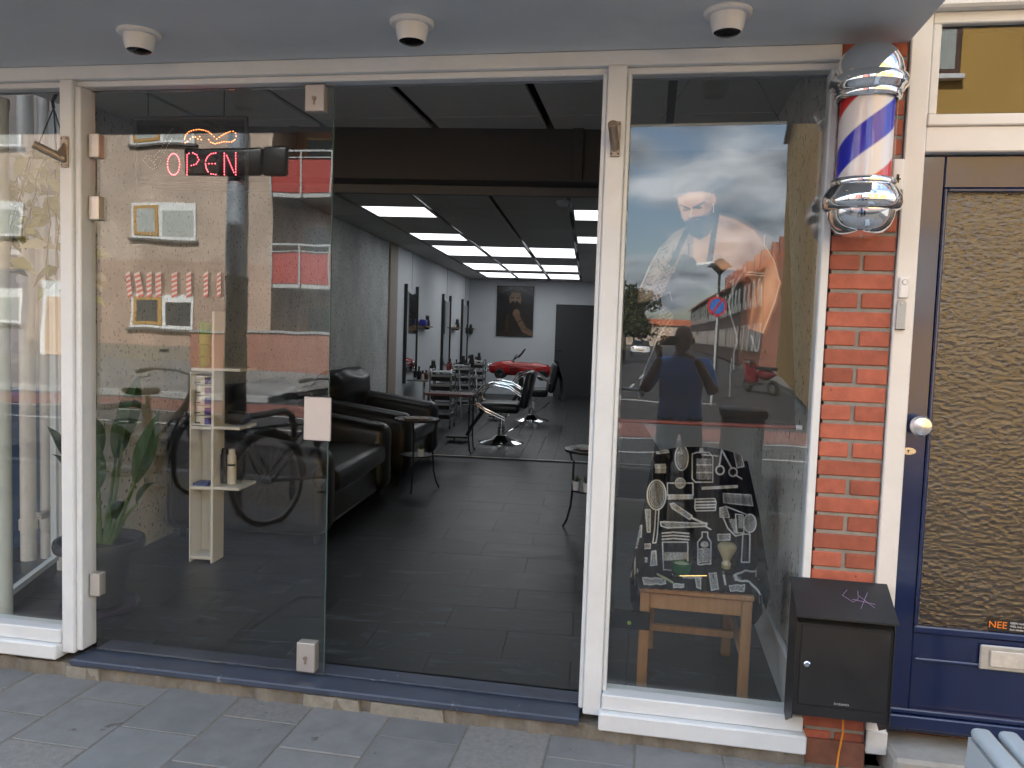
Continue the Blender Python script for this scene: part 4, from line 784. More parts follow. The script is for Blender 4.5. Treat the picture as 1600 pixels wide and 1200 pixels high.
for k in range(40):
    x,y=random.random(),random.random(); cv.line([(x,y),(x+random.uniform(-.12,.12),y+random.uniform(-.15,.15))],.018,(90,95,100),.8,.02)
for k in range(12): cv.ring(random.random(),random.random(),.06,.05,.014,(85,88,92))
X,Y=cv.X,cv.Y; ph=np.sin(X*14)*.018+np.sin(X*31+Y*4)*.008
pos=np.stack([np.where(Y<.45,.34+.10*Y/.45,.44+.02*np.sin((Y-.45)*6))+ph+.02, (X-.5)*(.56+.25*Y), np.where(Y<.08,.98-Y*.3,.96-.62*Y)],-1)
cp=cv.sheet('draped_cape',printmat('dark_cape_print',.8),pos,None,label='dark patterned cape hanging over the second barber chair',cat='cape'); cp.location=c2.location; cp.rotation_euler[2]=c2.rotation_euler[2]
# ------------------------------------------------------------------ red toy car on a pedestal (children's chair)
RED=M('toy_car_red',(.42,.012,.012),.2,var=.05,coat=.6)
t=thing('toy_car','red open toy roadster on a pedestal by the back wall','toy car',I(-1.52,12.5,FZ),TH)
def body(u,v):
    x=-.64+1.28*u; hw=.26*(1-.35*abs(2*u-1)**4)*(1-.0*u); top=.80+.06*math.sin(math.pi*min(1,u*1.15))-.03*(u>.9)-.05*(2*abs(u-.5))**6; bot=.56+.05*(2*abs(u-.5))**4
    a=v*2*math.pi; c,s=math.cos(a),math.sin(a); q=abs(c)**.5*(1 if c>0 else -1); r=abs(s)**.6*(1 if s>0 else -1)
    dip=.07*math.exp(-((u-.52)/.13)**4) if s>.5 and abs(c)<.75 else 0
    k=.55 if u in (0,1) else 1
    return (x,hw*q*k,(top+bot)/2+(top-bot)/2*r*k-dip)
b=MB().grid(body,40,32).build('car_body',RED,t,ang=50)
for sx in (-.40,.42):
    for sy in (-1,1):
        w_=MB().torus((sx,sy*.235,.59),.075,.03,'y',24,10).build('tyre',BLACK,t); MB().cyl((sx,sy*.215,.59),(sx,sy*.262,.59),.058,.04,20).build('hub_cap',CHROME,w_)
for sy in (-.17,.17): MB().ell((-.635,sy,.74),.025,.04,.04,14,8).build('headlight',CHROME,t); MB().ell((.635,sy,.74),.015,.03,.03,12,8).build('tail_light',TOOLC[1],t)
MB().rbox(-.685,-.645,-.22,.22,.62,.665,.015,3).build('front_bumper',CHROME,t); MB().rbox(.635,.675,-.22,.22,.62,.665,.015,3).build('rear_bumper',CHROME,t)
MB().prism([(-.18,.84),(-.10,.98),(-.085,.98),(-.155,.84)],'y',-.19,.19).build('windscreen',glassmat('toy_screen',.06,(.5,.7,.72)),t)
o=MB().torus((0,0,0),.10,.014,'x',24,8).xf(Matrix.Translation((-.0,-.02,1.0))@Matrix.Rotation(R(35),4,'Y')).build('steering_wheel',BLACK,t); MB().tube([(-.16,-.02,.86),(0,-.02,1.0)],.012,8).build('steering_column',BLACK,t)
for k in range(3): MB().cbox(-.22,-.02,-.268,-.262,.66+.028*k,.668+.028*k,.001).build('side_trim',CHROME,t)
MB().cyl((0,0,.0),(0,0,.03),.28,.26,28).cyl((0,0,.03),(0,0,.57),.05,.05,18).build('pedestal',BLACKP,t)
# ------------------------------------------------------------------ back wall: portrait and dark door
cv=Canvas(0,0,100,136,56,76,(30,32,36)); 
cv.poly([(10,136),(14,80),(34,66),(66,66),(90,80),(94,136)],(34,30,28)); cv.poly([(20,136),(26,78),(34,74),(36,136)],(58,45,34),.8)
cv.ell(50,34,17,24,(120,98,82)); cv.poly([(32,28),(34,10),(50,4),(68,10),(70,30),(62,16),(40,16)],(24,20,18)); cv.ell(50,53,15,14,(34,26,22)); cv.line([(38,30),(46,31)],2.5,(30,22,18)); cv.line([(54,31),(62,30)],2.5,(30,22,18)); cv.line([(50,32),(49,43)],2,(150,122,102))
cv.ell(54,74,10,12,(120,96,78)); cv.line([(56,82),(78,120),(96,128)],15,(112,88,70)); cv.line([(60,98),(70,92)],4,(60,60,62)); cv.ring(76,112,8,6,1.6,(60,56,54)); cv.line([(82,118),(92,124)],2,(60,56,54)); cv.line([(10,16),(40,4)],5,(84,92,96),.35,4); cv.line([(64,4),(98,20)],7,(96,104,108),.4,5)
t=thing('framed_portrait','framed photo of a bearded man resting chin on fist','picture',I(-2.29,14.715,1.43),TH)
X,Y=cv.X/100,cv.Y/136; cv.sheet('print',printmat('portrait_print',.18,.6),np.stack([X*.79,X*0-.022,1.08*(1-Y)],-1),t)
for bx in ((-.02,0,-.03,-.001,-.02,1.10),(.79,.81,-.03,-.001,-.02,1.10),(0,.79,-.03,-.001,-.02,0),(0,.79,-.03,-.001,1.08,1.10)): MB().box(*bx).build('frame',BLACK,t)
t=thing('back_door','plain dark grey door in the back wall','door',I(-.98,14.72,FZ),TH); MB().cbox(0,.86,-.02,-.001,0,2.05,.003).build('leaf',M('door_charcoal',(.035,.038,.043),.5,var=.05),t); MB().cbox(.04,.16,-.05,-.021,1.02,1.04,.004).build('handle',BLACK,t)
MB().cbox(-.06,-.0005,-.03,-.001,0,2.12,.003).build('frame',WALLW,t); MB().cbox(-.0,.86,-.03,-.001,2.051,2.12,.003).build('frame',WALLW,t)
MB().cbox(-2.92,-1.05,14.70,14.7215,FZ,FZ+.07,.003).build('back_skirting',WALLW,bpy.data.objects['wall_back'])
# ------------------------------------------------------------------ chair in the window, cape, brush, bowl
WOOD=M('honey_wood',(.34,.185,.085),.45,var=.28,scale=5,stretch=(6,6,.6),bump=.15,bscale=60)
t=thing('wooden_chair','honey coloured wooden chair under the patterned cape in the window','chair',(.215,.25,FZ))
for sx,sy,h in ((-.197,.0,.40),(.197,.0,.40),(-.17,.425,.90),(.17,.425,.90)): MB().cbox(sx-.02,sx+.02,sy-.018,sy+.018,0,h,.004).build('leg',WOOD,t)
MB().cbox(-.1765,.1765,-.012,.012,.335,.40,.003).build('apron',WOOD,t); MB().cbox(-.149,.149,.41,.43,.335,.40,.003).build('apron',WOOD,t)
for s in (-.188,.188): MB().cbox(s-.012,s+.012,.0185,.4065,.335,.40,.003).build('apron',WOOD,t); MB().cbox(s-.012,s+.012,.0185,.4065,.17,.2,.003).build('stretcher',WOOD,t)
MB().cbox(-.1755,.1755,.17,.19,.175,.205,.003).build('stretcher',WOOD,t)
MB().cbox(-.222,.222,-.03,.40,.4005,.425,.006).build('seat',WOOD,t); MB().cbox(-.149,.149,.415,.435,.70,.90,.005).build('back_panel',WOOD,t)
S=4.1375
def q(*p): return [(980+x/S,690+y/S) for x,y in p]
nx,ny=230,300
u,v=np.meshgrid(np.linspace(0,1,nx),np.linspace(0,1,ny)); py=698+(921-698)*v
Lx=np.interp(py,[698,720,800,870,890,921],[1022,1018,1004,990,986,1000]); Rx=np.interp(py,[698,720,800,870,890,921],[1160,1168,1186,1196,1200,1190]); px=Lx+(Rx-Lx)*u
py2=py+ (np.where(v<.1,1,0))*(11*(2*abs(u-.45))**2.2) + np.where(v>.9,1,0)*(u*10-2)
cv=Canvas(0,0,1,1,nx,ny,(24,22,26)); cv.X=px; cv.Y=py2
Wc=(238,240,242); G=(190,195,200)
scr=(np.sin(px*2.1+np.sin(py2*1.7)*2)+np.sin(py2*2.7+px*.9)+np.sin(px*4.3-py2*3.1))
def tex(mask_pts,col=Wc,th=.9,a=.8):
    c0=cv.c.copy(); cv.poly(q(*mask_pts),col,a); k=(scr>th)[...,None]*1.; cv.c=c0*(1-k)+cv.c*k
def O(pts,w=1.1,col=Wc,close=True): cv.line(q(*(pts+[pts[0]] if close else pts)),w*1.3,col)
def el(cx,cy,rx,ry,n=26): return [(cx+rx*math.cos(2*math.pi*i/n),cy+ry*math.sin(2*math.pi*i/n)) for i in range(n)]
O([(185,58),(265,55),(270,70),(190,78)]); tex([(185,58),(265,55),(270,70),(190,78)],th=-.5)
O([(180,148),(245,146),(250,170),(182,172)]); tex([(180,148),(245,146),(250,170),(182,172)],th=-1)
for k in range(9): O([(184+8*k,172),(184+8*k,202)],.8,close=False)
O(el(352,105,42,80),1.6); tex(el(352,105,34,70),th=.1)
O([(420,80),(450,70),(530,70),(553,100),(553,262),(440,262),(420,240)],1.3); tex([(448,110),(545,110),(545,245),(448,245)],th=.2); O([(450,150),(545,150)],1.5,close=False); O([(450,200),(545,200)],1.5,close=False); tex([(470,40),(490,40),(495,70),(465,70)],th=-2)
O(el(600,185,26,28),1.7); O(el(684,197,26,27),1.7); O([(612,50),(594,160)],2,close=False); O([(615,60),(675,172)],2,close=False); O([(700,215),(740,240)],1.6,close=False)
O([(690,70),(740,85),(755,160),(710,170)],1.2); tex([(690,70),(740,85),(755,160),(710,170)],th=.2)
O(el(190,345,60,95),1.8); O(el(190,345,48,80),.9); tex(el(190,345,44,74),th=.1); O([(185,440),(205,440),(195,600),(185,655),(165,655),(178,560)],1.3)
O([(260,268),(425,268),(425,345),(260,345)],1.2); tex([(260,346),(425,346),(425,372),(262,376)],th=-1.5); tex(el(343,268,32,32),th=-.3); O(el(343,268,32,32),1.3)
O([(485,296),(712,284),(712,296),(485,308)],1.2); tex([(485,296),(712,284),(712,296),(485,308)],th=-1.2)
tex([(620,335),(800,345),(812,415),(625,395)],G,-2.,.75); O([(620,335),(800,345),(812,415),(625,395)],1.1)
for k in range(22): O([(630+8*k,362),(632+8*k,402)],.5,(60,60,64),False)
O([(440,372),(565,368),(575,390),(570,445),(445,448),(437,430)],1.3); 
for zz in (390,410,428): O([(445,zz),(568,zz-3)],2,close=False)
O([(278,402),(300,398),(420,480),(405,505),(290,430)],1.2); tex([(278,402),(300,398),(420,480),(405,505),(290,430)],th=-.2); O([(415,492),(490,525),(515,530)],2.2,close=False)
O([(215,520),(240,518),(510,530),(515,548),(260,558),(220,545)],1.3); tex([(215,520),(510,530),(515,548),(260,558)],th=.3); O([(500,545),(540,568)],1.5,close=False)
O([(598,430),(640,418),(660,490),(600,488)],1.2); tex([(598,430),(640,418),(650,480),(600,488)],th=-.6); O([(640,420),(770,470)],1.3,close=False); O([(620,490),(650,560),(700,610),(745,600)],1.5,close=False); tex([(655,500),(700,500),(720,600),(690,590)],th=-.4)
O(el(793,528,40,58),1.6); tex(el(793,528,36,52),th=.0); O([(700,470),(750,475),(755,590),(710,590)],1.1); tex([(715,480),(750,480),(755,560),(715,560)],th=-.2); O([(748,598),(793,598),(790,780),(738,780)],1.5); tex([(750,605),(775,605),(772,770),(748,770)],(90,92,96),.0)
for zz in (592,612,632): O([(228,zz),(300,zz-6),(398,zz+2)],1.6,close=False)
O([(228,650),(392,650),(392,830),(235,830)],1.2); tex([(240,715),(395,715),(395,760),(240,770)],th=-.8)
O([(484,585),(520,585),(520,615),(542,650),(540,790),(458,795),(456,650),(484,615)],1.3); tex([(462,690),(538,690),(536,780),(464,785)],th=-.2); tex(el(500,665,26,20),th=-1)
O([(585,600),(665,598),(664,636),(588,640)],1.1); tex([(585,600),(665,598),(664,636),(588,640)],th=.0)
for pts in ([(85,665),(150,660),(148,690),(88,695)],[(85,750),(128,752),(126,780),(85,778)],[(160,710),(185,705),(192,800),(150,800)],[(60,560),(95,540),(85,680),(45,690)],[(118,440),(150,440),(148,585),(130,585)],[(100,880),(240,885),(250,920),(110,925)],[(530,850),(575,850),(590,955),(545,960)],[(660,930),(760,925),(755,968),(668,965)],[(860,780),(885,770),(890,830),(862,800)],[(440,880),(475,885),(475,950),(450,945)],[(300,920),(365,920),(365,940),(300,945)]): O(pts,1.1); tex(pts,th=-.2)
O([(690,865),(760,835),(840,840),(905,880)],2.2,close=False); O([(700,895),(790,905),(850,970),(870,1010)],2.5,close=False); O([(345,860),(365,880),(480,880)],1.5,close=False); O([(620,840),(635,925)],2.2,close=False)
yy=np.interp(py,[698,900],[.635,.585]); wr=.014*np.sin(px*.17+py*.035)+.007*np.sin(px*.43-py*.06)
pos=np.zeros((ny,nx,3))
for j in range(ny):
    for i in range(nx):
        y_=yy[j,i]+(wr[j,i] if v[j,i]<.78 else wr[j,i]*.3); d=_f+_r2*((px[j,i]-800)/1231.07)+_u2*((600-py2[j,i])/1231.07); t_=(y_+2.9)/d.y; tz=(.5325-1.52)/d.z
        if tz<t_: t_=tz
        pos[j,i]=(d.x*t_,-2.9+d.y*t_,1.52+d.z*t_+(.0015*math.sin(px[j,i]*.4) if tz<=t_ else 0))
cape=thing('barber_cape','black cape printed with white barber tools draped over the wooden chair','cape',(0,0,0))
CAPM=printmat('cape_print',.75,.3); cv.sheet('cloth',CAPM,pos,cape)
for side,pts in ((0,[(1001,840),(992,870),(984,905),(984,940),(990,962),(1000,968),(1008,945),(1008,920)]),(1,[(1188,855),(1197,885),(1203,925),(1196,950),(1184,972),(1172,975),(1178,945),(1180,915)])):
    xs_=[p[0] for p in pts]; ys_=[p[1] for p in pts]; n1,n2=30,60; U,V=np.meshgrid(np.linspace(0,1,n1),np.linspace(0,1,n2)); PY=min(ys_)+(max(ys_)-min(ys_))*V
    if side==0: LX=np.interp(PY,[840,905,940,968],[1000,984,985,996]); RX=np.interp(PY,[840,920,968],[1006,1009,1003])
    else: RX=np.interp(PY,[855,925,950,975],[1192,1204,1198,1180]); LX=np.interp(PY,[855,915,975],[1186,1178,1173])
    PX=LX+(RX-LX)*U; c2_=Canvas(0,0,1,1,n1,n2,(26,24,28)); c2_.X=PX; c2_.Y=PY
    for k in range(5): c2_.line([(PX.min()+4+4*k,PY.min()+10+20*k),(PX.min()+2+6*k,PY.min()+60+14*k)],2.2,(205,210,216),.95)
    YY=.27+.20*U+.014*np.sin(PY*.16+U*5); ps=np.zeros((n2,n1,3))
    for j in range(n2):
        for i in range(n1): ps[j,i]=UY(PX[j,i],PY[j,i],YY[j,i] if side==0 else .47-.20*U[j,i]+.014*math.sin(PY[j,i]*.16))
    c2_.sheet('side_fold',CAPM,ps,cape)
SEATZ=FZ+.432
t=thing('shaving_brush','cream shaving brush in a glass holder on the cape','shaving brush',tuple(UZ(1134,896,.535))); 
MB().lathe([(.022,.0),(.026,.005),(.025,.03),(.018,.038)],20).build('glass_cup',glassmat('cup_glass',.06,(.8,.75,.6)),t); MB().lathe([(.012,.02),(.019,.024),(.019,.045),(.014,.052),(.015,.06)],20).build('handle',M('cream_handle',(.62,.58,.42),.3),t); MB().lathe([(.015,.06),(.028,.085),(.038,.105),(.039,.118),(.030,.128),(.001,.133)],24).build('bristles',M('bristle_cream',(.52,.46,.28),.9,var=.25,scale=60,bump=.9,bscale=400,stretch=(6,6,1)),t)
t=thing('shaving_bowl','dark green shaving soap bowl on the cape','bowl',tuple(UZ(1064,898,.535))); MB().lathe([(.022,0),(.036,.01),(.044,.03),(.042,.048),(.036,.052),(.034,.046),(.001,.044)],28).build('bowl',M('green_glass',(.012,.10,.035),.12,var=.1,coat=.4),t); MB().lathe([(.033,.0465),(.02,.051),(.001,.052)],24).build('soap',M('soap_cream',(.45,.52,.38),.5),t)
MB().tube([UZ(1027,897,.541),UZ(1040,904,.542),UZ(1051,910,.541)],[.004,.006,.005],8).build('razor_handle',M('pale_green_handle',(.42,.46,.28),.4),label='pale green razor handle lying on the cape',cat='razor')
t=thing('safety_razor','silver safety razor lying on the cape','razor',tuple(UZ(1085,903,.536))); MB().tube([(-.07,0,.002),(.05,.03,.004)],.004,8).build('handle',CHROME,t); MB().cbox(-.09,-.06,-.02,.02,.0,.008,.002).build('head',CHROME,t)
t=thing('floor_tray','thin black tray with a green dot low in the window','tray',(-.04,.20,0)); 
MB().cbox(-.08,.08,-.01,.01,.36,.43,.002).build('plate',glassmat('smoked_plate',.05,(.12,.13,.14)),t); MB().cyl((.0,-.011,.385),(.0,-.013,.385),.008,n=12).build('dot',M('dot_green',(.2,.32,.05),.5),t); MB().box(-.004,.004,-.002,.008,.1,.36).build('stem',BLACK,t)
# ------------------------------------------------------------------ poster of the barber in the right window
S2=3.
def z5(*p): return [(960+x/S2,240+y/S2) for x,y in p]
nx,ny=210,360
cv=Canvas(984,196,1246,664,nx,ny,(15,17,21)); scr=np.sin(cv.X*.9+np.sin(cv.Y*.6)*2.2)+np.sin(cv.Y*1.1+cv.X*.5)+np.sin(cv.X*1.7-cv.Y*1.3)
def tx(pts,col,th,a):
    c0=cv.c.copy(); cv.poly(z5(*pts),col,a,3); k=np.clip((scr-th)*2,0,1)[...,None]; cv.c=c0*(1-k)+cv.c*k
cv.mix(np.clip((236-cv.Y)/1.0,0,1)*1.,(70,74,78))
cv.poly(z5((372,335),(300,375),(240,440),(190,530),(142,640),(140,700),(250,680),(300,640),(345,560),(400,500),(420,400)),(150,128,118),1,4)
tx([(372,335),(240,440),(142,640),(140,700),(250,680),(345,560),(400,500)],(52,52,58),.2,.85)
cv.poly(z5((400,360),(510,285),(600,308),(690,355),(742,430),(782,500),(806,600),(780,690),(722,838),(660,815),(676,700),(690,610),(640,545),(540,540),(470,560),(400,540)),(212,166,138),1,3)
cv.poly(z5((560,560),(640,540),(690,610),(670,720),(660,815),(640,600)),(120,62,42),.8,6)
cv.poly(z5((700,600),(806,600),(780,690),(722,838),(660,815),(676,700)),(176,116,82),.75,10); cv.poly(z5((640,545),(700,520),(760,560),(806,600),(700,620)),(190,132,98),.6,8)
cv.ell(*z5((690,440))[0],26,20,(236,205,180),.6,.9); cv.ell(*z5((770,590))[0],8,36,(232,190,156),.6,.9); cv.ell(*z5((470,430))[0],22,28,(150,108,88),.55,.9); cv.ell(*z5((730,700))[0],10,34,(178,120,86),.7,.9)
for (x,y,rx,ry,c_,a_,ro) in ((600,360,34,16,(232,196,170),.55,.4),(560,330,20,8,(120,86,70),.5,.3),(650,470,22,30,(150,104,80),.55,.2),(735,520,12,26,(150,96,68),.6,.2),(700,560,16,14,(96,56,40),.6,0),(745,640,9,26,(238,196,164),.55,.1),(712,760,8,26,(226,170,132),.6,.3),(690,770,5,24,(110,62,44),.7,.3),(520,420,16,30,(226,186,160),.5,.1),(440,470,14,16,(226,190,166),.45,0),(500,490,20,8,(120,84,68),.5,0),(600,430,14,24,(232,192,164),.4,.5),(250,500,10,30,(206,196,190),.5,.5),(200,610,8,22,(200,190,186),.45,.4),(330,420,12,18,(190,172,164),.5,.5)): cv.ell(*z5((x,y))[0],rx,ry,c_,a_,1.0,ro)
for k in range(46):
    xx=random.uniform(160,340); y0_=random.uniform(420,670)
    if abs((xx-150)/(190)+ (y0_-680)/(330))<.35: cv.line(z5((xx,y0_),(xx+random.uniform(-26,26),y0_+random.uniform(-22,22)),(xx+random.uniform(-20,30),y0_+random.uniform(-30,10))),1.3,(44,46,54),.8)
cv.line(z5((742,430),(782,500),(806,600),(780,690),(722,838)),1.6,(240,214,190)); cv.line(z5((740,380),(736,430)),1.2,(230,225,220)); cv.line(z5((190,530),(145,640)),1.4,(228,230,232)); cv.line(z5((240,440),(190,530)),1.2,(215,218,220))
cv.line(z5((365,365),(298,515)),9,(28,27,30)); cv.line(z5((512,285),(478,505)),9,(28,27,30)); cv.line(z5((378,420),(380,480)),2,(40,36,36))
cv.poly(z5((300,560),(410,520),(502,508),(600,600),(640,560),(575,700),(560,1000),(470,1200),(200,1200),(170,900),(240,700)),(20,21,26),1,3)
cv.line(z5((408,518),(500,506)),3,(222,222,222)); cv.line(z5((360,490),(330,560),(390,560)),13,(44,42,46)); cv.ell(*z5((375,515))[0],14,12,(46,44,48))
cv.poly(z5((298,205),(303,150),(338,102),(400,80),(462,96),(492,132),(502,182),(440,176),(380,180),(322,206)),(42,44,48),1,2)
cv.poly(z5((320,205),(380,181),(440,177),(486,184),(492,230),(480,292),(440,330),(380,340),(345,300),(330,250)),(214,166,138),1,2)
cv.poly(z5((326,215),(380,190),(440,186),(482,192),(470,205),(400,205),(340,225)),(226,190,164),.7,3); cv.ell(*z5((494,214))[0],5,9,(190,140,112)); cv.poly(z5((450,230),(490,230),(484,290),(455,300)),(120,84,68),.6,4)
cv.poly(z5((360,312),(395,296),(440,290),(498,256),(502,330),(470,382),(430,402),(388,382),(362,345)),(48,46,48),1,3); cv.line(z5((388,312),(430,306)),2,(120,84,76))
cv.line(z5((334,240),(385,260)),3,(40,30,28)); cv.line(z5((398,254),(455,226)),3.4,(40,30,28)); cv.ell(*z5((362,262))[0],5,2,(36,28,26)); cv.ell(*z5((425,252))[0],6,2.4,(36,28,26)); cv.line(z5((390,256),(384,298)),3,(236,204,180)); cv.line(z5((374,300),(398,302)),2,(110,76,64))
for (x,y,rx,ry,c_,a_) in ((365,285,7,8,(228,190,166),.6),(455,268,8,7,(216,172,146),.5),(400,200,22,5,(238,206,182),.5),(470,220,6,10,(132,94,76),.6),(340,230,5,8,(232,198,174),.5),(430,345,18,8,(74,68,66),.7),(400,330,10,4,(70,60,58),.8),(400,120,24,10,(60,62,68),.8)): cv.ell(*z5((x,y))[0],rx,ry,c_,a_,1.0)
for k in range(60): xx=random.uniform(370,495); cv.line(z5((xx,random.uniform(300,350)),(xx+random.uniform(-6,6),random.uniform(345,395))),.6,(86,80,78),.35)
cv.line(z5((496,235),(497,275)),1.6,(228,228,228))
cv.poly(z5((655,815),(725,838),(712,915),(680,925),(655,890)),(40,44,52),1,2); cv.line(z5((672,850),(690,920)),3,(120,130,142)); cv.line(z5((650,552),(735,556)),1.2,(230,222,212)); cv.line(z5((650,564),(735,568)),1.2,(230,222,212))
for pts,w_ in (([(652,530),(610,590),(588,640),(566,690)],3),([(566,690),(578,760),(600,830),(605,880),(590,930),(588,1010)],2.2),([(575,600),(592,585),(585,640)],3),([(580,960),(572,1050),(570,1140)],1.6),([(240,860),(215,930),(180,1020),(160,1100)],1.6),([(200,700),(290,650),(300,690)],2),([(300,770),(250,850),(240,900)],2.2)): cv.line(z5(*pts),w_*.75,(150,156,168),.75)
tx([(250,700),(310,760),(300,860),(240,900),(236,800)],(150,128,100),.1,.8)
t=thing('barber_poster','dark poster of a tattooed barber in cap and apron in the window','poster',(0,0,0))
u,v=np.meshgrid(np.linspace(0,1,nx),np.linspace(0,1,ny)); tl,tr,bl,br=[np.array(UY(*p,.14)) for p in ((985,197),(1229,192),(969,656),(1243,667))]
pos=(tl*(1-u)[...,None]+tr*u[...,None])*(1-v)[...,None]+(bl*(1-u)[...,None]+br*u[...,None])*v[...,None]
lx=984+262*u; cv.sheet('print',printmat('poster_print',.4,.3),pos,t)
bk=pos[[0,0,-1,-1],[0,-1,-1,0]]+np.array([0,.003,0]); MB().add([tuple(p) for p in bk],[(0,1,2,3)]).build('backing',M('poster_back',(.5,.5,.5),.8),t)
MB().cyl(bl+np.array([-.01,-.004,-.002]),br+np.array([.0,-.004,-.002]),.008,n=12).build('bottom_rod',M('rod_red_brown',(.18,.05,.04),.4),t); MB().cyl(br+np.array([.0,-.004,-.002]),br+np.array([.022,-.004,-.002]),.0095,n=12).build('rod_end',PLASTIC,t)
MB().cyl(tl,tr,.006,n=10).build('top_rod',GREYPL,t); pk=UY(1135,108,.14); pk.z=2.655; MB().tube([Vector(tl)+Vector((.1,0,0)),pk],.0012,5).build('string',BLACK,t); MB().tube([Vector(tr)-Vector((.02,0,0)),pk],.0012,5).build('string',BLACK,t)
# ------------------------------------------------------------------ LED sign behind the left door glass
t=thing('led_open_sign','red LED sign reading OPEN hanging behind the left glass door','sign',(0,0,0)); ys=.34
def zz8(x,y,yy=ys): return UY(160+x/4.2105,160+y/4.2105,yy)
c=[zz8(212,108),zz8(948,100),zz8(950,532),zz8(240,535)]
for i in range(4): MB().tube([c[i],c[(i+1)%4]],.009,6).build('frame',BLACKP,t)
MB().add([p+Vector((0,.003,0)) for p in c]+[p+Vector((0,.006,0)) for p in c],[(0,1,2,3),(7,6,5,4)]).build('clear_panel',glassmat('sign_panel',.012,(.62,.58,.55),.004),t)
for a,b in ((300,-40),(800,-60)):
    p0=zz8(a,104); MB().cyl(p0,(p0.x,p0.y,2.66),.002,n=6).build('wire',BLACK,t)
LR=EM('led_red',(1,.10,.13),3.); LO=EM('led_orange',(1,.22,.06),2.6); LU=M('led_unlit',(.62,.62,.45),.4)
def path(pts,step=15.5):
    out=[]; 
    for (x0,y0),(x1,y1) in zip(pts[:-1],pts[1:]):
        n=max(1,round(math.hypot(x1-x0,y1-y0)/step)); out+=[(x0+(x1-x0)*k/n,y0+(y1-y0)*k/n) for k in range(n)]
    return out+[pts[-1]]
def leds(name,strokes,mat,r,step=17):
    m=MB()
    for s in strokes:
        for x,y in path(s,step): p=zz8(x,y,ys-.004); m.ell(p,r,r,r,6,4)
    return m.build(name,mat,t)
el_=[(468+40*math.sin(2*math.pi*k/24),407-70*math.cos(2*math.pi*k/24)) for k in range(24)]
leds('led_letter',[el_],LR,.0023); leds('led_letter',[[(557,475),(557,345)],[(570,336),(595,332),(620,345),(634,378),(618,404),(585,415)]],LR,.0023)
leds('led_letter',[[(745,333),(715,338),(692,358),(680,383),(678,405),(683,432),(695,455),(715,470),(745,475)],[(700,403),(742,403)]],LR,.0023); leds('led_letter',[[(802,475),(802,335)],[(818,350),(864,460)],[(877,475),(877,332)]],LR,.0023)
leds('led_clipper_outline',[[(545,265),(540,240),(548,215),(570,193),(600,182),(635,178),(665,182),(695,192),(718,210),(735,225),(752,240),(785,218),(812,203),(840,192),(860,190),(876,202),(880,222),(872,245),(850,260),(800,258),(770,265),(740,272),(712,262),(700,245)],[(560,258),(578,240),(595,228),(612,228),(628,240),(640,225),(650,245)]],LO,.0022)
leds('led_unlit_razor',[[(460,175),(430,215),(405,270),(375,320),(340,355),(290,350),(270,380),(300,420),(330,440),(370,420),(385,380),(420,300),(455,240)],[(340,390),(365,360)],[(310,370),(345,410)]],LU,.0022)
# ================================================================== the street opposite, seen in the glass
BUFF=brickmat('buff_brick',(.55,.43,.335),(.47,.35,.265),(.30,.25,.20)); REDB=brickmat('red_brick',(.34,.11,.06),(.27,.085,.05),(.3,.27,.23)); GREYB=brickmat('grey_brick',(.24,.22,.23),(.20,.185,.20),(.26,.25,.24))
WINF=M('white_window_frame',(.75,.75,.72),.4,var=.04); ORF=M('ochre_window_frame',(.48,.27,.07),.45,var=.08); PANE=M('dark_window_pane',(.05,.055,.055),.07,var=.3,scale=2); CURT2=M('net_curtain',(.42,.44,.40),.25,var=.2,scale=6,stretch=(8,8,.3)); SILLM=M('sill_grey',(.12,.11,.10),.6)
def window(par,x0,x1,z0,z1,y,pane=PANE,sash=ORF,split=.5,curtain=True):
    """opening sash left, fixed light right, sill below; wall face at y, street side +y"""
    f=MB().box(x0,x1,y-.05,y+.05,z0,z1).build('window',WINF,par); xm=x0+(x1-x0)*split
    MB().cbox(x0+.10,xm-.06,y+.0505,y+.085,z0+.10,z1-.10,.01).build('sash',sash,f)
    MB().box(x0+.24,xm-.20,y+.0855,y+.09,z0+.22,z1-.22).build('pane',CURT2 if curtain else pane,f); MB().box(xm+.08,x1-.10,y+.051,y+.056,z0+.12,z1-.30).build('pane',CURT2 if curtain else pane,f)
    MB().cbox(x0-.1,x1+.1,y+.001,y+.14,z0-.10,z0-.001,.01).build('sill',SILLM,f); return f
YA=-24.0
ap=thing('apartment_block','buff brick apartment block with red balconies across the street','building')
MB().box(-23.9,-13.8,YA-9,YA,0,13).build('wall',BUFF,ap); MB().box(-40,-23.901,YA-9,YA-.05,3.3,13).build('wall',BUFF,ap); MB().box(-40,-23.901,YA-9,YA-.05,0,3.299).build('ground_floor_wall',GREYB,ap); MB().box(-13.799,-6.0,YA-9,YA-1.6,0,13).build('recessed_wall',MATS['red_brick'],ap); MB().box(-21.6,-13.8,YA+.001,YA+.02,.55,3.75).build('ground_floor_facing',brickmat('tan_red_brick',(.49,.335,.25),(.42,.275,.20),(.28,.22,.17)),ap); MB().box(-23.9,-13.8,YA+.001,YA+.03,0,.549).build('base_course',M('grimy_base',(.22,.19,.15),.9,var=.2),ap)
MB().box(-40,-6.0,YA-9,YA+.2,13.0,13.4).build('roof_edge',M('roof_grey',(.2,.2,.2),.8),ap)
for x0,x1,z0,z1 in ((-19.5,-16.83,4.55,5.86),(-19.5,-16.83,8.05,9.35),(-19.5,-16.83,11.3,12.5)): window(ap,x0,x1,z0,z1,YA)
window(ap,-19.5,-16.83,1.18,2.5,YA+.02,curtain=False); MB().cyl((-15.2,YA+.06,.3),(-15.2,YA+.06,12.9),.05,n=10).build('downpipe',GREYPL,ap); MB().box(-18.4,-18.0,YA+.031,YA+.04,.3,.42).build('air_brick',BLACK,ap)
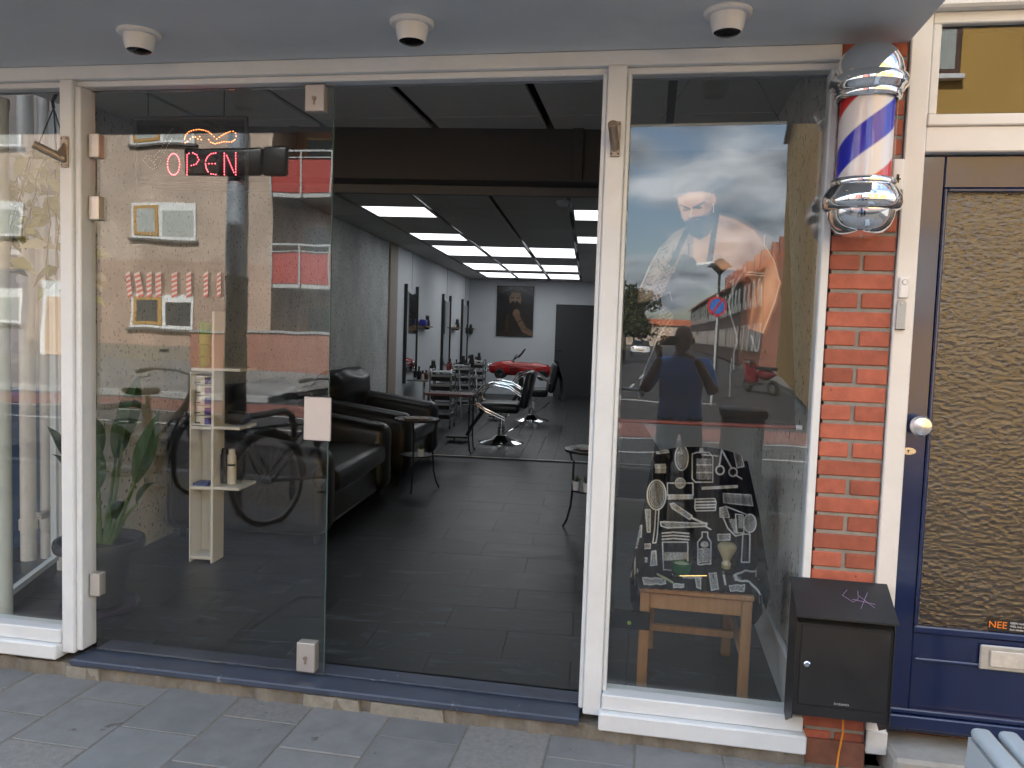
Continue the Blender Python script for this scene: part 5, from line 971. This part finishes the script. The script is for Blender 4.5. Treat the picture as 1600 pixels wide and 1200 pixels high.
for z0 in (4.54,8.0): window(ap,-26.9,-24.15,z0,z0+1.33,YA-.05)
window(ap,-27.0,-24.15,1.2,2.54,YA-.05); window(ap,-31.5,-29.2,1.2,2.54,YA-.05); window(ap,-31.5,-29.2,4.54,5.87,YA-.05)
d=MB().box(-23.3,-21.9,YA+.001,YA+.05,.02,2.9).build('entrance_frame',WINF,ap); MB().cbox(-23.1,-22.1,YA+.0505,YA+.09,.05,2.3,.01).build('entrance_door',M('entrance_peach',(.62,.42,.26),.4),d)
BALR=M('balcony_red',(.36,.04,.03),.5,var=.08); GALV=M('galvanised',(.45,.47,.46),.45,.5,var=.1)
for k,z in enumerate((2.98,6.2,9.45)):
    for j,xb in enumerate((-13.75,-9.6)):
        b=MB().box(xb,xb+3.5,YA-1.59,YA+.15,z-.14,z+.02).build('balcony_slab',M('slab_concrete',(.42,.42,.40),.8,var=.1),ap)
        for q in range(3): MB().cbox(xb+.06+1.15*q,xb+1.13+1.15*q,YA+.16,YA+.18,z+.16,z+1.15,.005).build('balcony_panel',BALR,b)
        MB().box(xb+.05,xb+3.45,YA+.155,YA+.185,z+.03,z+.15).build('lower_rail',BALR,b)
        for q in range(4): MB().box(xb+1.15*q-.0,xb+.055+1.15*q,YA+.185,YA+.225,z-.1,z+1.4).build('baluster',GALV,b)
        MB().box(xb,xb+3.5,YA+.18,YA+.23,z+1.38,z+1.44).build('handrail',GALV,b); MB().box(xb,xb+3.5,YA+.18,YA+.23,z+1.17,z+1.2).build('handrail',GALV,b)
        w_=MB().box(xb+.5,xb+3.0,YA-1.599,YA-1.55,z+.05,z+2.35).build('balcony_door',ORF,ap); MB().box(xb+.6,xb+1.6,YA-1.549,YA-1.54,z+.2,z+2.25).build('pane',PANE,w_); MB().box(xb+1.75,xb+2.9,YA-1.549,YA-1.54,z+.2,z+2.25).build('pane',CURT2,w_)
w_=MB().box(-13.2,-10.8,YA-1.599,YA-1.55,.05,2.35).build('ground_floor_door',ORF,ap); MB().box(-13.1,-12.1,YA-1.549,YA-1.54,.2,2.25).build('pane',PANE,w_)
gw=thing('garden_wall','low red brick garden wall before the balconies','garden wall'); MB().box(-14.6,-6,-20.5,-20.25,0,1.15).build('wall',REDB,gw); MB().box(-14.65,-5.95,-20.55,-20.2,1.151,1.22).build('coping',KERB,gw)
# ------------------------------------------------------------------ ochre corner house
OCH=M('ochre_render',(.50,.30,.075),.8,var=.12,scale=.8,bump=.2,bscale=20); BRF=M('brown_frame',(.10,.05,.03),.5)
oc=thing('ochre_house','tall ochre rendered corner house opposite the blue door','building')
MB().prism([(2.75,-14.6),(24,-14.6),(24,-36),(4.3,-36)],'z',0,10.7).build('wall',OCH,oc); MB().prism([(2.6,-14.4),(24.2,-14.4),(24.2,-36.2),(4.1,-36.2)],'z',10.701,10.95).build('roof_edge',M('dark_roof_edge',(.05,.05,.05),.7),oc)
for x0,z0 in ((4.1,6.95),(9.5,6.95),(13,6.95),(4.1,2.2),(9.5,2.2)):
    f=MB().cbox(x0,x0+1.75,-14.65,-14.54,z0,z0+1.7,.02).build('window',BRF,oc); MB().box(x0+.12,x0+1.63,-14.539,-14.53,z0+.12,z0+1.58).build('pane',CURT2,f); MB().cbox(x0-.05,x0+1.8,-14.599,-14.42,z0-.1,z0-.001,.01).build('sill',WINF,f)
f=MB().cbox(4.0,5.6,-14.65,-14.54,5.2,5.75,.02).build('sign_board',WINF,oc)
dp=MB().cyl((3.35,-22.0,0),(3.35,-22.0,10.6),.07,n=10).build('downpipe',M('dark_pipe',(.03,.03,.03),.5),oc)
# ------------------------------------------------------------------ terrace of houses down the side street
ROOF=brickmat('orange_roof_tiles',(.46,.12,.045),(.38,.09,.035),(.2,.06,.03),.22,.3,.02,'XZ'); DARKF=brickmat('shaded_brown_brick',(.10,.052,.04),(.08,.042,.034),(.11,.10,.09))  # terrace brick darkened: the facade's shade is in its colour
dirv=Vector((-3.2,-66,0)).normalized(); ang=math.atan2(dirv.y,dirv.x)+math.pi/2
p=Vector((3.75,-38,0))
for i in range(7):
    t=thing('terraced_house',['end house of the brick terrace with exposed red gable','second brick terrace house from the near gable','third brick terrace house from the near gable','fourth brick terrace house from the near gable','fifth brick terrace house from the near gable','sixth brick terrace house from the near gable','farthest brick terrace house down the street'][i],'house',tuple(p),ang,'terraced houses down the side street')
    W=9.0
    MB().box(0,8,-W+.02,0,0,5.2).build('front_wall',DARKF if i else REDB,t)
    MB().prism([(-.35,5.05),(4,8.0),(8.3,5.1),(8.3,5.0),(4,7.85),(-.35,4.9)],'y',-W+.01,-.0).build('roof',ROOF,t)
    if i==0: MB().prism([(0,5.2),(8,5.2),(4,7.9)],'y',-.25,-.03).build('gable_wall',REDB,t)
    for yy in (-1.0,-W/2): MB().box(3.4,4.2,yy-.4,yy+.4,7.2,8.9).build('chimney',REDB,t)
    for k in range(4):
        for z0 in (.9,3.2):
            f=MB().box(-.06,.02,-1.9-2.05*k,-.7-2.05*k,z0,z0+1.5).build('window',M('shaded_window_frame',(.3,.31,.32),.5),t); MB().box(-.075,-.061,-1.8-2.05*k,-.8-2.05*k,z0+.1,z0+1.4).build('pane',PANE,f)  # white frames toned down to grey, painting in the facade's shade
    p=p+dirv*W
# building across the street end, left side of the side street
t=thing('corner_house','pale yellow brick house on the left of the side street','building',(-9.5,-62,0)); MB().box(-8,0,-10,0,0,6).build('wall',brickmat('yellow_brick',(.46,.36,.2),(.4,.31,.17),(.36,.31,.24)),t); MB().prism([(-8.3,6),(-4,8.6),(.3,6)],'y',-10,.2).build('roof',ROOF,t)
for k in range(3): f=MB().box(-7+2.4*k,-5.6+2.4*k,-.03,.05,1,2.6).build('window',WINF,t); MB().box(-6.9+2.4*k,-5.7+2.4*k,.051,.06,1.1,2.5).build('pane',PANE,f)
t=thing('far_house','distant red roofed house closing the side street','building',(-4,-165,0)); MB().box(-14,10,-8,0,0,4).build('wall',BUFF,t); MB().prism([(-8.4,4),(-4,5.4),(.4,4)],'x',-14.3,10.3).build('roof',ROOF,t)
# ------------------------------------------------------------------ trees: leaf sheets through the crown
LEAFT=M('street_tree_leaf',(.055,.075,.022),.6,var=.35,scale=1.5); BARK=M('bark',(.09,.07,.05),.9,var=.3,bump=.6,bscale=20)
def tree(x,y,h,r,label,n=2600,leaf=.16):
    t=thing('street_tree',label,'tree',(x,y,0),group='trees along the side street'); m=MB().tube([(0,0,0),(.05,0,h*.25),(0,.05,h*.55),(.05,0,h*.8)],[.16,.13,.09,.03],8); 
    for k in range(7):
        a=k*.9; m.tube([(0,0,h*(.3+.05*k)),(math.cos(a)*r*.45,math.sin(a)*r*.45,h*(.5+.05*k)),(math.cos(a)*r*.8,math.sin(a)*r*.8,h*(.6+.05*k))],[.06,.04,.015],6)
    m.build('trunk',BARK,t); cl=[]; m=MB(); rg=random.Random(int(x*31+y))
    for k in range(26):
        a=rg.uniform(0,6.28); q=rg.uniform(.2,.85)*r; cl.append((math.cos(a)*q,math.sin(a)*q,h*rg.uniform(.42,.92),r*rg.uniform(.22,.42)))
    for k in range(n):
        c=rg.choice(cl); d=Vector((rg.gauss(0,1),rg.gauss(0,1),rg.gauss(0,.8))).normalized()*c[3]*rg.random()**.4; p=Vector(c[:3])+d; a=Vector((rg.gauss(0,1),rg.gauss(0,1),rg.gauss(0,1))).normalized()*leaf; b=a.orthogonal().normalized()*leaf*.55
        m.add([p-a,p-b,p+a,p+b],[(0,1,2,3)])
    cr=m.build('crown',LEAFT,t); cr['kind']='stuff'
tree(-3.7,-46,4.7,2.2,'rounded green street tree left of the side street'); tree(-5.6,-54,5.2,2.3,'darker street tree behind the nearest one'); tree(-6.4,-64,5.0,2.2,'farthest street tree by the yellow house')
tree(3.0,-86,5,1.8,'small street tree on the right far down the street',900,.2)
# ------------------------------------------------------------------ no parking sign and lantern
t=thing('parking_sign','round red and blue no parking sign on a grey pole','road sign',(.78,-16.5,0)); MB().cyl((0,0,-.12),(0,0,2.55),.03,n=12).build('pole',M('pale_pole',(.55,.56,.56),.5,.4),t); SR=M('sign_red',(.50,.02,.03),.4,var=.03); SB=M('sign_blue',(.01,.13,.48),.4,var=.03)
MB().cyl((0,.035,2.28),(0,.045,2.28),.215,n=36).build('sign_disc',SR,t); MB().cyl((0,.0452,2.28),(0,.049,2.28),.165,n=36).build('blue_field',SB,t); MB().prism([(-.135,2.125),(-.10,2.10),(.135,2.435),(.10,2.46)],'y',.0492,.053).build('red_bar',SR,t)
t=thing('street_lantern','dark pointed street lantern behind the no parking sign','street lamp',(.95,-20.5,0)); MB().cyl((0,0,-.12),(0,0,3.35),.045,.035,12).build('pole',M('dark_green_pole',(.02,.03,.028),.4),t); MB().lathe([(.06,3.35),(.20,3.50),(.21,3.52),(.34,3.545),(.30,3.58),(.10,3.74),(.001,3.78)],20).build('lamp_head',M('lantern_black',(.015,.016,.018),.4),t)
LPM=M('lamp_post_grey',(.36,.40,.43),.5,.4,var=.25,scale=12,bump=.2); LPD=M('lamp_post_sleeve',(.018,.022,.032),.3,var=.2)
t=thing('lamp_post','thick grey lamp post with black sleeve and sign plate at the kerb','street lamp',(-4.05,-4.2,0)); MB().cyl((0,0,1.93),(0,0,7.5),.105,.09,24).build('shaft',LPM,t); MB().cyl((0,0,0),(0,0,1.93),.112,.112,24).build('sleeve',LPD,t); MB().lathe([(.118,1.93),(.118,1.97),(.108,1.98)],24).build('collar',BLACK,t); MB().tube([(0,0,7.5),(.0,-.4,7.9),(0,-1.3,8.0)],.05,10).build('arm',LPM,t); MB().rbox(-.12,.12,-1.9,-1.2,7.95,8.07,.04,3).build('lamp_head',GREYPL,t)
# ------------------------------------------------------------------ parked cars
CW=M('car_white',(.72,.73,.74),.2,var=.03,coat=.5); CG=M('car_glass',(.015,.018,.02),.05); TY=M('tyre_rubber',(.02,.02,.02),.8); PLT=M('plate_yellow',(.75,.42,.04),.5)
def car():
    t=thing('parked_car','white hatchback parked at the far kerb on the left','car'); L=[(-2.0,.35,.62,.78),(-1.92,.30,.80,.82),(-1.3,.28,.92,.86),(-.75,.28,.98,.87),(.0,.28,1.0,.88),(.9,.28,1.0,.88),(1.55,.30,1.02,.86),(1.9,.34,.95,.82),(1.98,.40,.75,.76)]
    def fn(u,v):
        k=u*(len(L)-1-1e-6); i=int(k); f=k-i; a=[L[i][q]*(1-f)+L[i+1][q]*f for q in range(4)]; an=v*2*math.pi; c,s=math.cos(an),math.sin(an); c=abs(c)**.45*(1 if c>0 else -1); s=abs(s)**.55*(1 if s>0 else -1)
        return (a[0],a[3]*c*(1-.06*max(0,s)),(a[1]+a[2])/2+(a[2]-a[1])/2*s)
    b=MB().grid(fn,48,36); e0=[fn(0,j/36) for j in range(36)]; e1=[fn(1,j/36) for j in range(36)]; b.add(e0,[tuple(range(36))]); b.add(e1,[tuple(range(35,-1,-1))]); b.build('body',CW,t,ang=40)
    G=[(-1.0,.95,.80),(-.35,1.43,.66),(.2,1.49,.64),(1.1,1.45,.64),(1.75,1.02,.76)]
    vs=[]; 
    for x,z,w_ in G: vs+=[(x,-w_,z),(x,w_,z)]
    base=[(-1.0,.80,.94),(-.35,.80,.96),(.2,.8,.97),(1.1,.8,.98),(1.75,.78,1.0)]
    m=MB(); top=[(x,z,w_) for x,z,w_ in G]
    for s in (-1,1): m.add([(x,s*w_,z) for x,z,w_ in top]+[(x,s*w_,z) for x,w_,z in base],[(i,i+1,6+i,5+i) for i in range(4)])
    m.add([(-1.0,-.8,.95),(-1.0,.8,.95),(-.35,.66,1.43),(-.35,-.66,1.43),(1.1,-.64,1.45),(1.1,.64,1.45),(1.75,.76,1.02),(1.75,-.76,1.02)],[(0,1,2,3),(4,5,6,7)]); m.build('window_glass',CG,t)
    MB().add([(-.38,-.66,1.435),(-.38,.66,1.435),(.2,.64,1.5),(.2,-.64,1.5),(1.12,.64,1.46),(1.12,-.64,1.46)],[(0,1,2,3),(3,2,4,5)]).build('roof',CW,t)
    for x in (-1.25,1.3):
        for s in (-1,1): w_=MB().torus((x,s*.80,.31),.24,.085,'y',24,10).build('wheel',TY,t); MB().cyl((x,s*.79,.31),(x,s*.872,.31),.19,.17,18).build('rim',GREYPL,w_)
    for s in (-.58,.58): MB().ell((-1.93,s,.68),.06,.14,.07,12,8).build('headlight',GREYPL,t); MB().ell((1.93,s,.78),.05,.1,.1,12,8).build('tail_light',TOOLC[1],t); MB().ell((-.7,s*1.62,1.0),.06,.08,.06,10,6).build('wing_mirror',CW,t)
    MB().cbox(-2.02,-1.99,-.26,.26,.46,.57,.004).build('number_plate',PLT,t); MB().cbox(1.985,2.01,-.26,.26,.55,.66,.004).build('number_plate',PLT,t); MB().cbox(-2.0,-1.96,-.5,.5,.36,.44,.01).build('grille',BLACK,t); return t
c=car(); c.location=(-17.2,-10.9,-.11); c.rotation_euler[2]=R(15)+math.pi; c['label']='white hatchback parked at the far kerb, mirrored in the left window'; c['group']='white parked cars'
c2=copy_tree(c); c2.location=(-3.7,-66,-.11); c2.rotation_euler[2]=R(88); c2['label']='small distant white car down the side street'
# ------------------------------------------------------------------ red scooter
t=thing('motor_scooter','red motor scooter parked beside the ochre house','scooter',(2.35,-21.5,-.11),R(62)); SRD=M('scooter_red',(.13,.008,.018),.25,coat=.5)
for x in (-.62,.62): w_=MB().torus((x,0,.24),.18,.055,'y',24,8).build('wheel',TY,t); MB().cyl((x,-.03,.24),(x,.03,.24),.12,n=16).build('rim',CHROME,w_)
MB().grid(lambda u,v:(-.15+.95*u,(.13*math.sin(math.pi*min(1,u*1.1+.12))+.03)*math.cos(v*2*math.pi),.58+.05*u+(.17*math.sin(math.pi*min(1,u*.9+.15)))*math.sin(v*2*math.pi)),16,18).build('rear_body',SRD,t,ang=60)
MB().rbox(-.12,.62,-.13,.13,.74,.84,.04,3).build('seat',BLACK,t); MB().rbox(-.45,-.05,-.15,.15,.26,.34,.03,2).build('footboard',BLACK,t)
m=MB().rbox(-.03,.03,-.2,.2,0,.62,.03,3); m.xf(Matrix.Translation((-.42,0,.32))@Matrix.Rotation(R(-14),4,'Y')); m.build('leg_shield',SRD,t); MB().ell((-.62,0,.45),.20,.09,.07,14,8).build('front_mudguard',SRD,t); MB().tube([(-.62,0,.24),(-.52,0,.75),(-.48,0,.98)],.03,8).build('steering_stem',BLACK,t); MB().tube([(-.42,-.33,1.03),(-.48,0,1.0),(-.42,.33,1.03)],.016,8).build('handlebar',BLACK,t); MB().ell((-.58,0,.93),.08,.11,.09,14,8).build('headlight',CHROME,t)
for s in (-.3,.3): MB().tube([(-.43,s,1.03),(-.46,s*1.25,1.22)],.007,6).build('mirror_stalk',BLACK,t); MB().ell((-.46,s*1.25,1.25),.015,.06,.045,12,6).build('mirror',CHROME,t)
# ------------------------------------------------------------------ bicycles and rack hoops by the kerb
BK=M('bicycle_black',(.012,.012,.013),.3,var=.1); GRIP=M('grip_grey',(.05,.05,.048),.7); HOOP=M('rack_blue_grey',(.10,.12,.145),.4,.4)
def bicycle():
    t=thing('bicycle','black city bicycle standing at the kerb behind the lamp post','bicycle',group='city bicycles parked by the kerb')
    for x in (-.54,.56):
        w_=MB().torus((x,0,.35),.335,.019,'y',40,8).build('wheel',TY,t); MB().torus((x,0,.35),.312,.009,'y',40,6).build('rim',GALV,w_); sp=MB()
        for k in range(18): a=k*math.pi/9; sp.cyl((x,.02*(-1)**k,.35),(x+.31*math.cos(a),0,.35+.31*math.sin(a)),.0016,n=4,cap=False)
        sp.build('spokes',GALV,w_)['kind']='stuff'; MB().cyl((x,-.05,.35),(x,.05,.35),.028,n=12).build('hub',GALV,w_)
        MB().tube([(x+.365*math.cos(a),0,.35+.365*math.sin(a)) for a in [R(20+160*k/14) if x>0 else R(0+165*k/14) for k in range(15)]],.022,8).build('mudguard',BK,t)
    for n_,pts,r in (('frame_tube',[(-.37,0,.90),(-.02,0,.30)],.018),('frame_tube',[(-.36,0,.86),(.13,0,.48)],.015),('seat_tube',[(-.02,0,.30),(.16,0,.92)],.016),('chain_stay',[(-.02,.05,.30),(.56,.06,.35)],.011),('chain_stay',[(-.02,-.05,.30),(.56,-.06,.35)],.011),('seat_stay',[(.10,.04,.72),(.56,.06,.35)],.009),('seat_stay',[(.10,-.04,.72),(.56,-.06,.35)],.009),('fork',[(-.38,0,.93),(-.42,.06,.74),(-.54,.06,.35)],.012),('fork',[(-.38,0,.93),(-.42,-.06,.74),(-.54,-.06,.35)],.012),('stem',[(-.38,0,.9),(-.36,0,1.05)],.014)): MB().tube(pts,r,8).build(n_,BK,t)
    MB().tube([(-.12,-.30,1.07),(-.26,-.30,1.09),(-.37,-.16,1.08),(-.38,0,1.06),(-.37,.16,1.08),(-.26,.30,1.09),(-.12,.30,1.07)],.011,8).build('handlebar',GALV,t)
    for s in (-.3,.3): MB().tube([(-.08,s,1.065),(-.21,s,1.085)],.017,8).build('grip',GRIP,t); MB().tube([(-.24,s*.95,1.07),(-.2,s*.95,1.03),(-.1,s*.97,1.02)],.006,6).build('brake_lever',GALV,t)
    MB().grid(lambda u,v:(.04+.27*u,(.03+.075*u**1.5)*math.cos(v*2*math.pi),.95+.012*u+.03*math.sin(v*2*math.pi)),10,14).build('saddle',BK,t,ang=60)
    for s in (-.06,.06): MB().tube([(.22,s,.74),(.78,s,.74),(.56,s,.36)],.007,6).build('rack_rail',BK,t)
    for x in (.3,.45,.6,.75): MB().tube([(x,-.06,.745),(x,.06,.745)],.006,6).build('rack_bar',BK,t)
    MB().ell((-.46,0,.88),.05,.045,.05,12,8).build('head_lamp',BK,t); MB().torus((-.02,.045,.30),.085,.008,'y',24,6).build('chainring',GALV,t)
    for s in (-1,1): MB().tube([(-.02,s*.05,.30),(-.02-.12*s,s*.09,.30+.1*s)],.009,6).build('crank',GALV,t); MB().cbox(-.06-.12*s,.02-.12*s,s*.1-.04,s*.1+.04,.29+.1*s,.31+.1*s,.004).build('pedal',BK,t)
    return t
b=bicycle(); b.location=(-2.55,-2.95,0); b.rotation_euler=(R(-5),0,R(112)); b['label']='black city bicycle with raised handlebar nearest the lamp post'
for (x,y,rz,lab) in ((-3.95,-2.75,R(95),'black bicycle farther left, front wheel towards the shop'),(-.55,-3.35,R(80),'black bicycle standing just left of the photographer')):
    k=copy_tree(b); k.location=(x,y,0); k.rotation_euler=(R(4),0,rz); k['label']=lab
for x,lab in ((-3.05,'blue grey bicycle rack hoop between the two left bicycles'),(-4.45,'blue grey bicycle rack hoop at the far left')):
    t=thing('rack_hoop',lab,'bicycle rack',(x,-2.95,0),R(100)); MB().tube([(-.35,0,0),(-.35,0,.65),(-.31,0,.74),(-.23,0,.78),(.23,0,.78),(.31,0,.74),(.35,0,.65),(.35,0,0)],.028,12).build('hoop',HOOP,t); MB().cyl((-.35,0,0),(-.35,0,.012),.06,n=16).build('foot_plate',HOOP,t); MB().cyl((.35,0,0),(.35,0,.012),.06,n=16).build('foot_plate',HOOP,t)
t=thing('litter_bin','dark blue litter bin behind the photographer','bin',(.62,-4.0,0)); NB=M('bin_navy',(.012,.02,.045),.5); MB().rbox(-.17,.17,-.17,.17,.05,.86,.02,2).build('bin_body',NB,t); MB().rbox(-.19,.19,-.19,.19,.861,.93,.02,2).build('bin_lid',NB,t); MB().cyl((0,0,0),(0,0,.05),.05,n=12).build('post',BLACK,t)
# ------------------------------------------------------------------ the photographer
SKIN=M('dark_skin',(.14,.075,.05),.45,var=.12,scale=20); SHIRT=M('blue_polo',(.10,.27,.66),.85,var=.18,scale=8,bump=.4,bscale=300,sheen=.2); JEAN=M('dark_trousers',(.02,.022,.03),.85,var=.2,bump=.3,bscale=300); SHOE=M('dark_shoes',(.015,.013,.012),.4)
def skin_mesh(name,V,E,Rr,sub=2,root=0):
    me=bpy.data.meshes.new(name); me.from_pydata(V,E,[]); o=bpy.data.objects.new(name,me); COL.objects.link(o); sm=o.modifiers.new('s','SKIN'); ss=o.modifiers.new('u','SUBSURF'); ss.levels=sub; ss.render_levels=sub
    for i,r in enumerate(Rr): me.skin_vertices[0].data[i].radius=(r if isinstance(r,tuple) else (r,r)); me.skin_vertices[0].data[i].use_root=(i==root)
    dg=bpy.context.evaluated_depsgraph_get(); n=bpy.data.meshes.new_from_object(o.evaluated_get(dg)); bpy.data.objects.remove(o); return n
PX,PYb=.10,-3.24
V=[(0,0,.90),(0,0,1.02),(0,.01,1.14),(0,.01,1.25),(0,.03,1.36),(0,.04,1.42),   # pelvis..neck
   (.17,.0,1.30),(.24,.10,1.10),(.10,.27,1.36),(-.17,.0,1.30),(-.27,.10,1.10),(-.16,.27,1.36),
   (.095,0,.84),(.11,.02,.47),(.11,-.02,.09),(.125,.11,.05),(-.095,0,.84),(-.11,.02,.47),(-.11,-.02,.09),(-.125,.11,.05)]
E_=[(0,1),(1,2),(2,3),(3,4),(4,5),(3,6),(6,7),(7,8),(3,9),(9,10),(10,11),(0,12),(12,13),(13,14),(14,15),(0,16),(16,17),(17,18),(18,19)]
Rr=[(.155,.115),(.165,.12),(.175,.12),(.165,.11),(.065,.07),(.06,.065),(.085,.08),(.052,.052),(.030,.030),(.085,.08),(.052,.052),(.030,.030),(.095,.1),(.065,.07),(.045,.05),(.04,.035),(.095,.1),(.065,.07),(.045,.05),(.04,.035)]
me=skin_mesh('body',V,E_,Rr)
for mm in (SKIN,SHIRT,JEAN,SHOE): me.materials.append(mm)
if len(me.materials)>4: me.materials.pop(index=0)
for pl_ in me.polygons:
    x,y,z=pl_.center; pl_.use_smooth=True; arm=abs(x)>.14 and y>.12 or (abs(x)>.20 and z<1.15 and y>.05)
    pl_.material_index=0 if (z>1.375 or arm or (y>.16 and z>1.0)) else 1 if z>.90 else 2 if z>.085 else 3
ph=thing('person','person in a blue polo shirt photographing the shop with a phone','person',(PX,PYb,0))
o=bpy.data.objects.new('body',me); COL.objects.link(o); o.parent=ph
def headf(u,v):
    a=u*2*math.pi; b=v*math.pi; sx,sy,sz=math.sin(b)*math.cos(a),math.sin(b)*math.sin(a),math.cos(b); x,y,z=.076*sx,.096*sy,.115*sz
    if z<0: x*=1+.55*z/.115*.5; y*=1+.12*z/.115
    y+=.022*math.exp(-(x/.014)**2-((z+.018)/.026)**2)*(sy>0)+.006*math.exp(-(x/.03)**2-((z+.062)/.01)**2)*(sy>0)-.008*math.exp(-((abs(x)-.032)/.016)**2-((z-.006)/.014)**2)*(sy>0)
    return (x,.075+y,1.50+z)
hd=MB().grid(headf,40,28); 
for s in (-1,1): hd.ell((s*.078,.07,1.49),.012,.022,.032,10,8)
hd.build('head',SKIN,ph,ang=80)
for s in (-1,1): MB().ell((s*.032,.162,1.506),.012,.008,.009,10,6).build('eye',M('eye_dark',(.05,.04,.035),.2),ph)
# hands: palm and five fingers closed on the phone
for s,cx in ((1,.10),(-1,-.16)):
    base=Vector((cx,.27,1.36)); ctr=Vector((-.10+.0+s*.062,.315,1.375+.075)); d=(ctr-base).normalized()
    V2=[tuple(base),tuple(base+d*.05),tuple(ctr+Vector((s*.018,-.012,-.02)))]; E2=[(0,1),(1,2)]; R2=[(.028,.026),(.034,.02),(.036,.018)]
    for k in range(4):
        z=-.035+.024*k; i=len(V2); V2+=[tuple(ctr+Vector((s*.026,.004,z))),tuple(ctr+Vector((s*.018,.026,z+.004))),tuple(ctr+Vector((-s*.012,.030,z+.006)))]; E2+=[(2,i),(i,i+1),(i+1,i+2)]; R2+=[(.011,.011),(.009,.009),(.007,.007)]
    i=len(V2); V2+=[tuple(ctr+Vector((s*.012,-.022,-.028))),tuple(ctr+Vector((-s*.012,-.024,-.005)))]; E2+=[(1,i),(i,i+1)]; R2+=[(.012,.012),(.009,.009)]
    hm=skin_mesh('hand',V2,E2,R2,2); hm.materials.clear(); hm.materials.append(SKIN); [setattr(q_,'use_smooth',True) for q_ in hm.polygons]; o=bpy.data.objects.new('hand',hm); COL.objects.link(o); o.parent=ph
t=thing('phone','black mobile phone held up by the photographer','phone',(0,-2.925,1.495)); MB().rbox(-.068,.068,-.006,.003,-.033,.037,.006,3).build('phone_body',BLACK,t); MB().cyl((-.058,.0032,.024),(-.058,.005,.024),.006,n=14).build('lens',CG,t)
# candy striped lettering stuck on the left door glass
SW_=M('decal_white',(.62,.55,.52),.5); SRd=M('decal_red',(.50,.16,.12),.5)
def decal(pts,k): 
    return pts
for (xa,xb,xc,xd) in ((196,203,200,207),(209,218,216,225),(229,237,229,237),(243,252,243,252),(268,277,268,277),(291,299,291,299),(318,325,318,325),(339,345,339,345)):
    mR,mW=MB(),MB()
    for k in range(10):
        f0,f1=k/10,(k+1)/10; y0=426+38*f0; y1=426+38*f1; L0=xa+(xc-xa)*f0; R0=xb+(xd-xb)*f0; L1=xa+(xc-xa)*f1; R1=xb+(xd-xb)*f1
        (mR if k%2 else mW).add([UY(L0,y0+2,.0435),UY(R0,y0-2,.0435),UY(R1,y1-2,.0435),UY(L1,y1+2,.0435)],[(0,1,2,3)])
    off=Vector((-2.29,.05,0)); pr_=None
    for m_,mt in ((mW,SW_),(mR,SRd)):
        m_.v=[tuple(Vector(p)-off) for p in m_.v]
        if pr_ is None: pr_=m_.build('striped_letter',mt,dl)
        else: m_.build('stripes',mt,pr_)
lpo=bpy.data.objects['lamp_post']
MB().rbox(-.46,.335,.115,.145,2.915,3.18,.03,3).build('sign_plate',BLACK,lpo); MB().rbox(.345,.60,.115,.145,2.915,3.18,.03,3).build('sign_plate',BLACK,lpo); MB().box(-.46,.6,.106,.1145,3.03,3.06).build('sign_bracket',GALV,lpo)
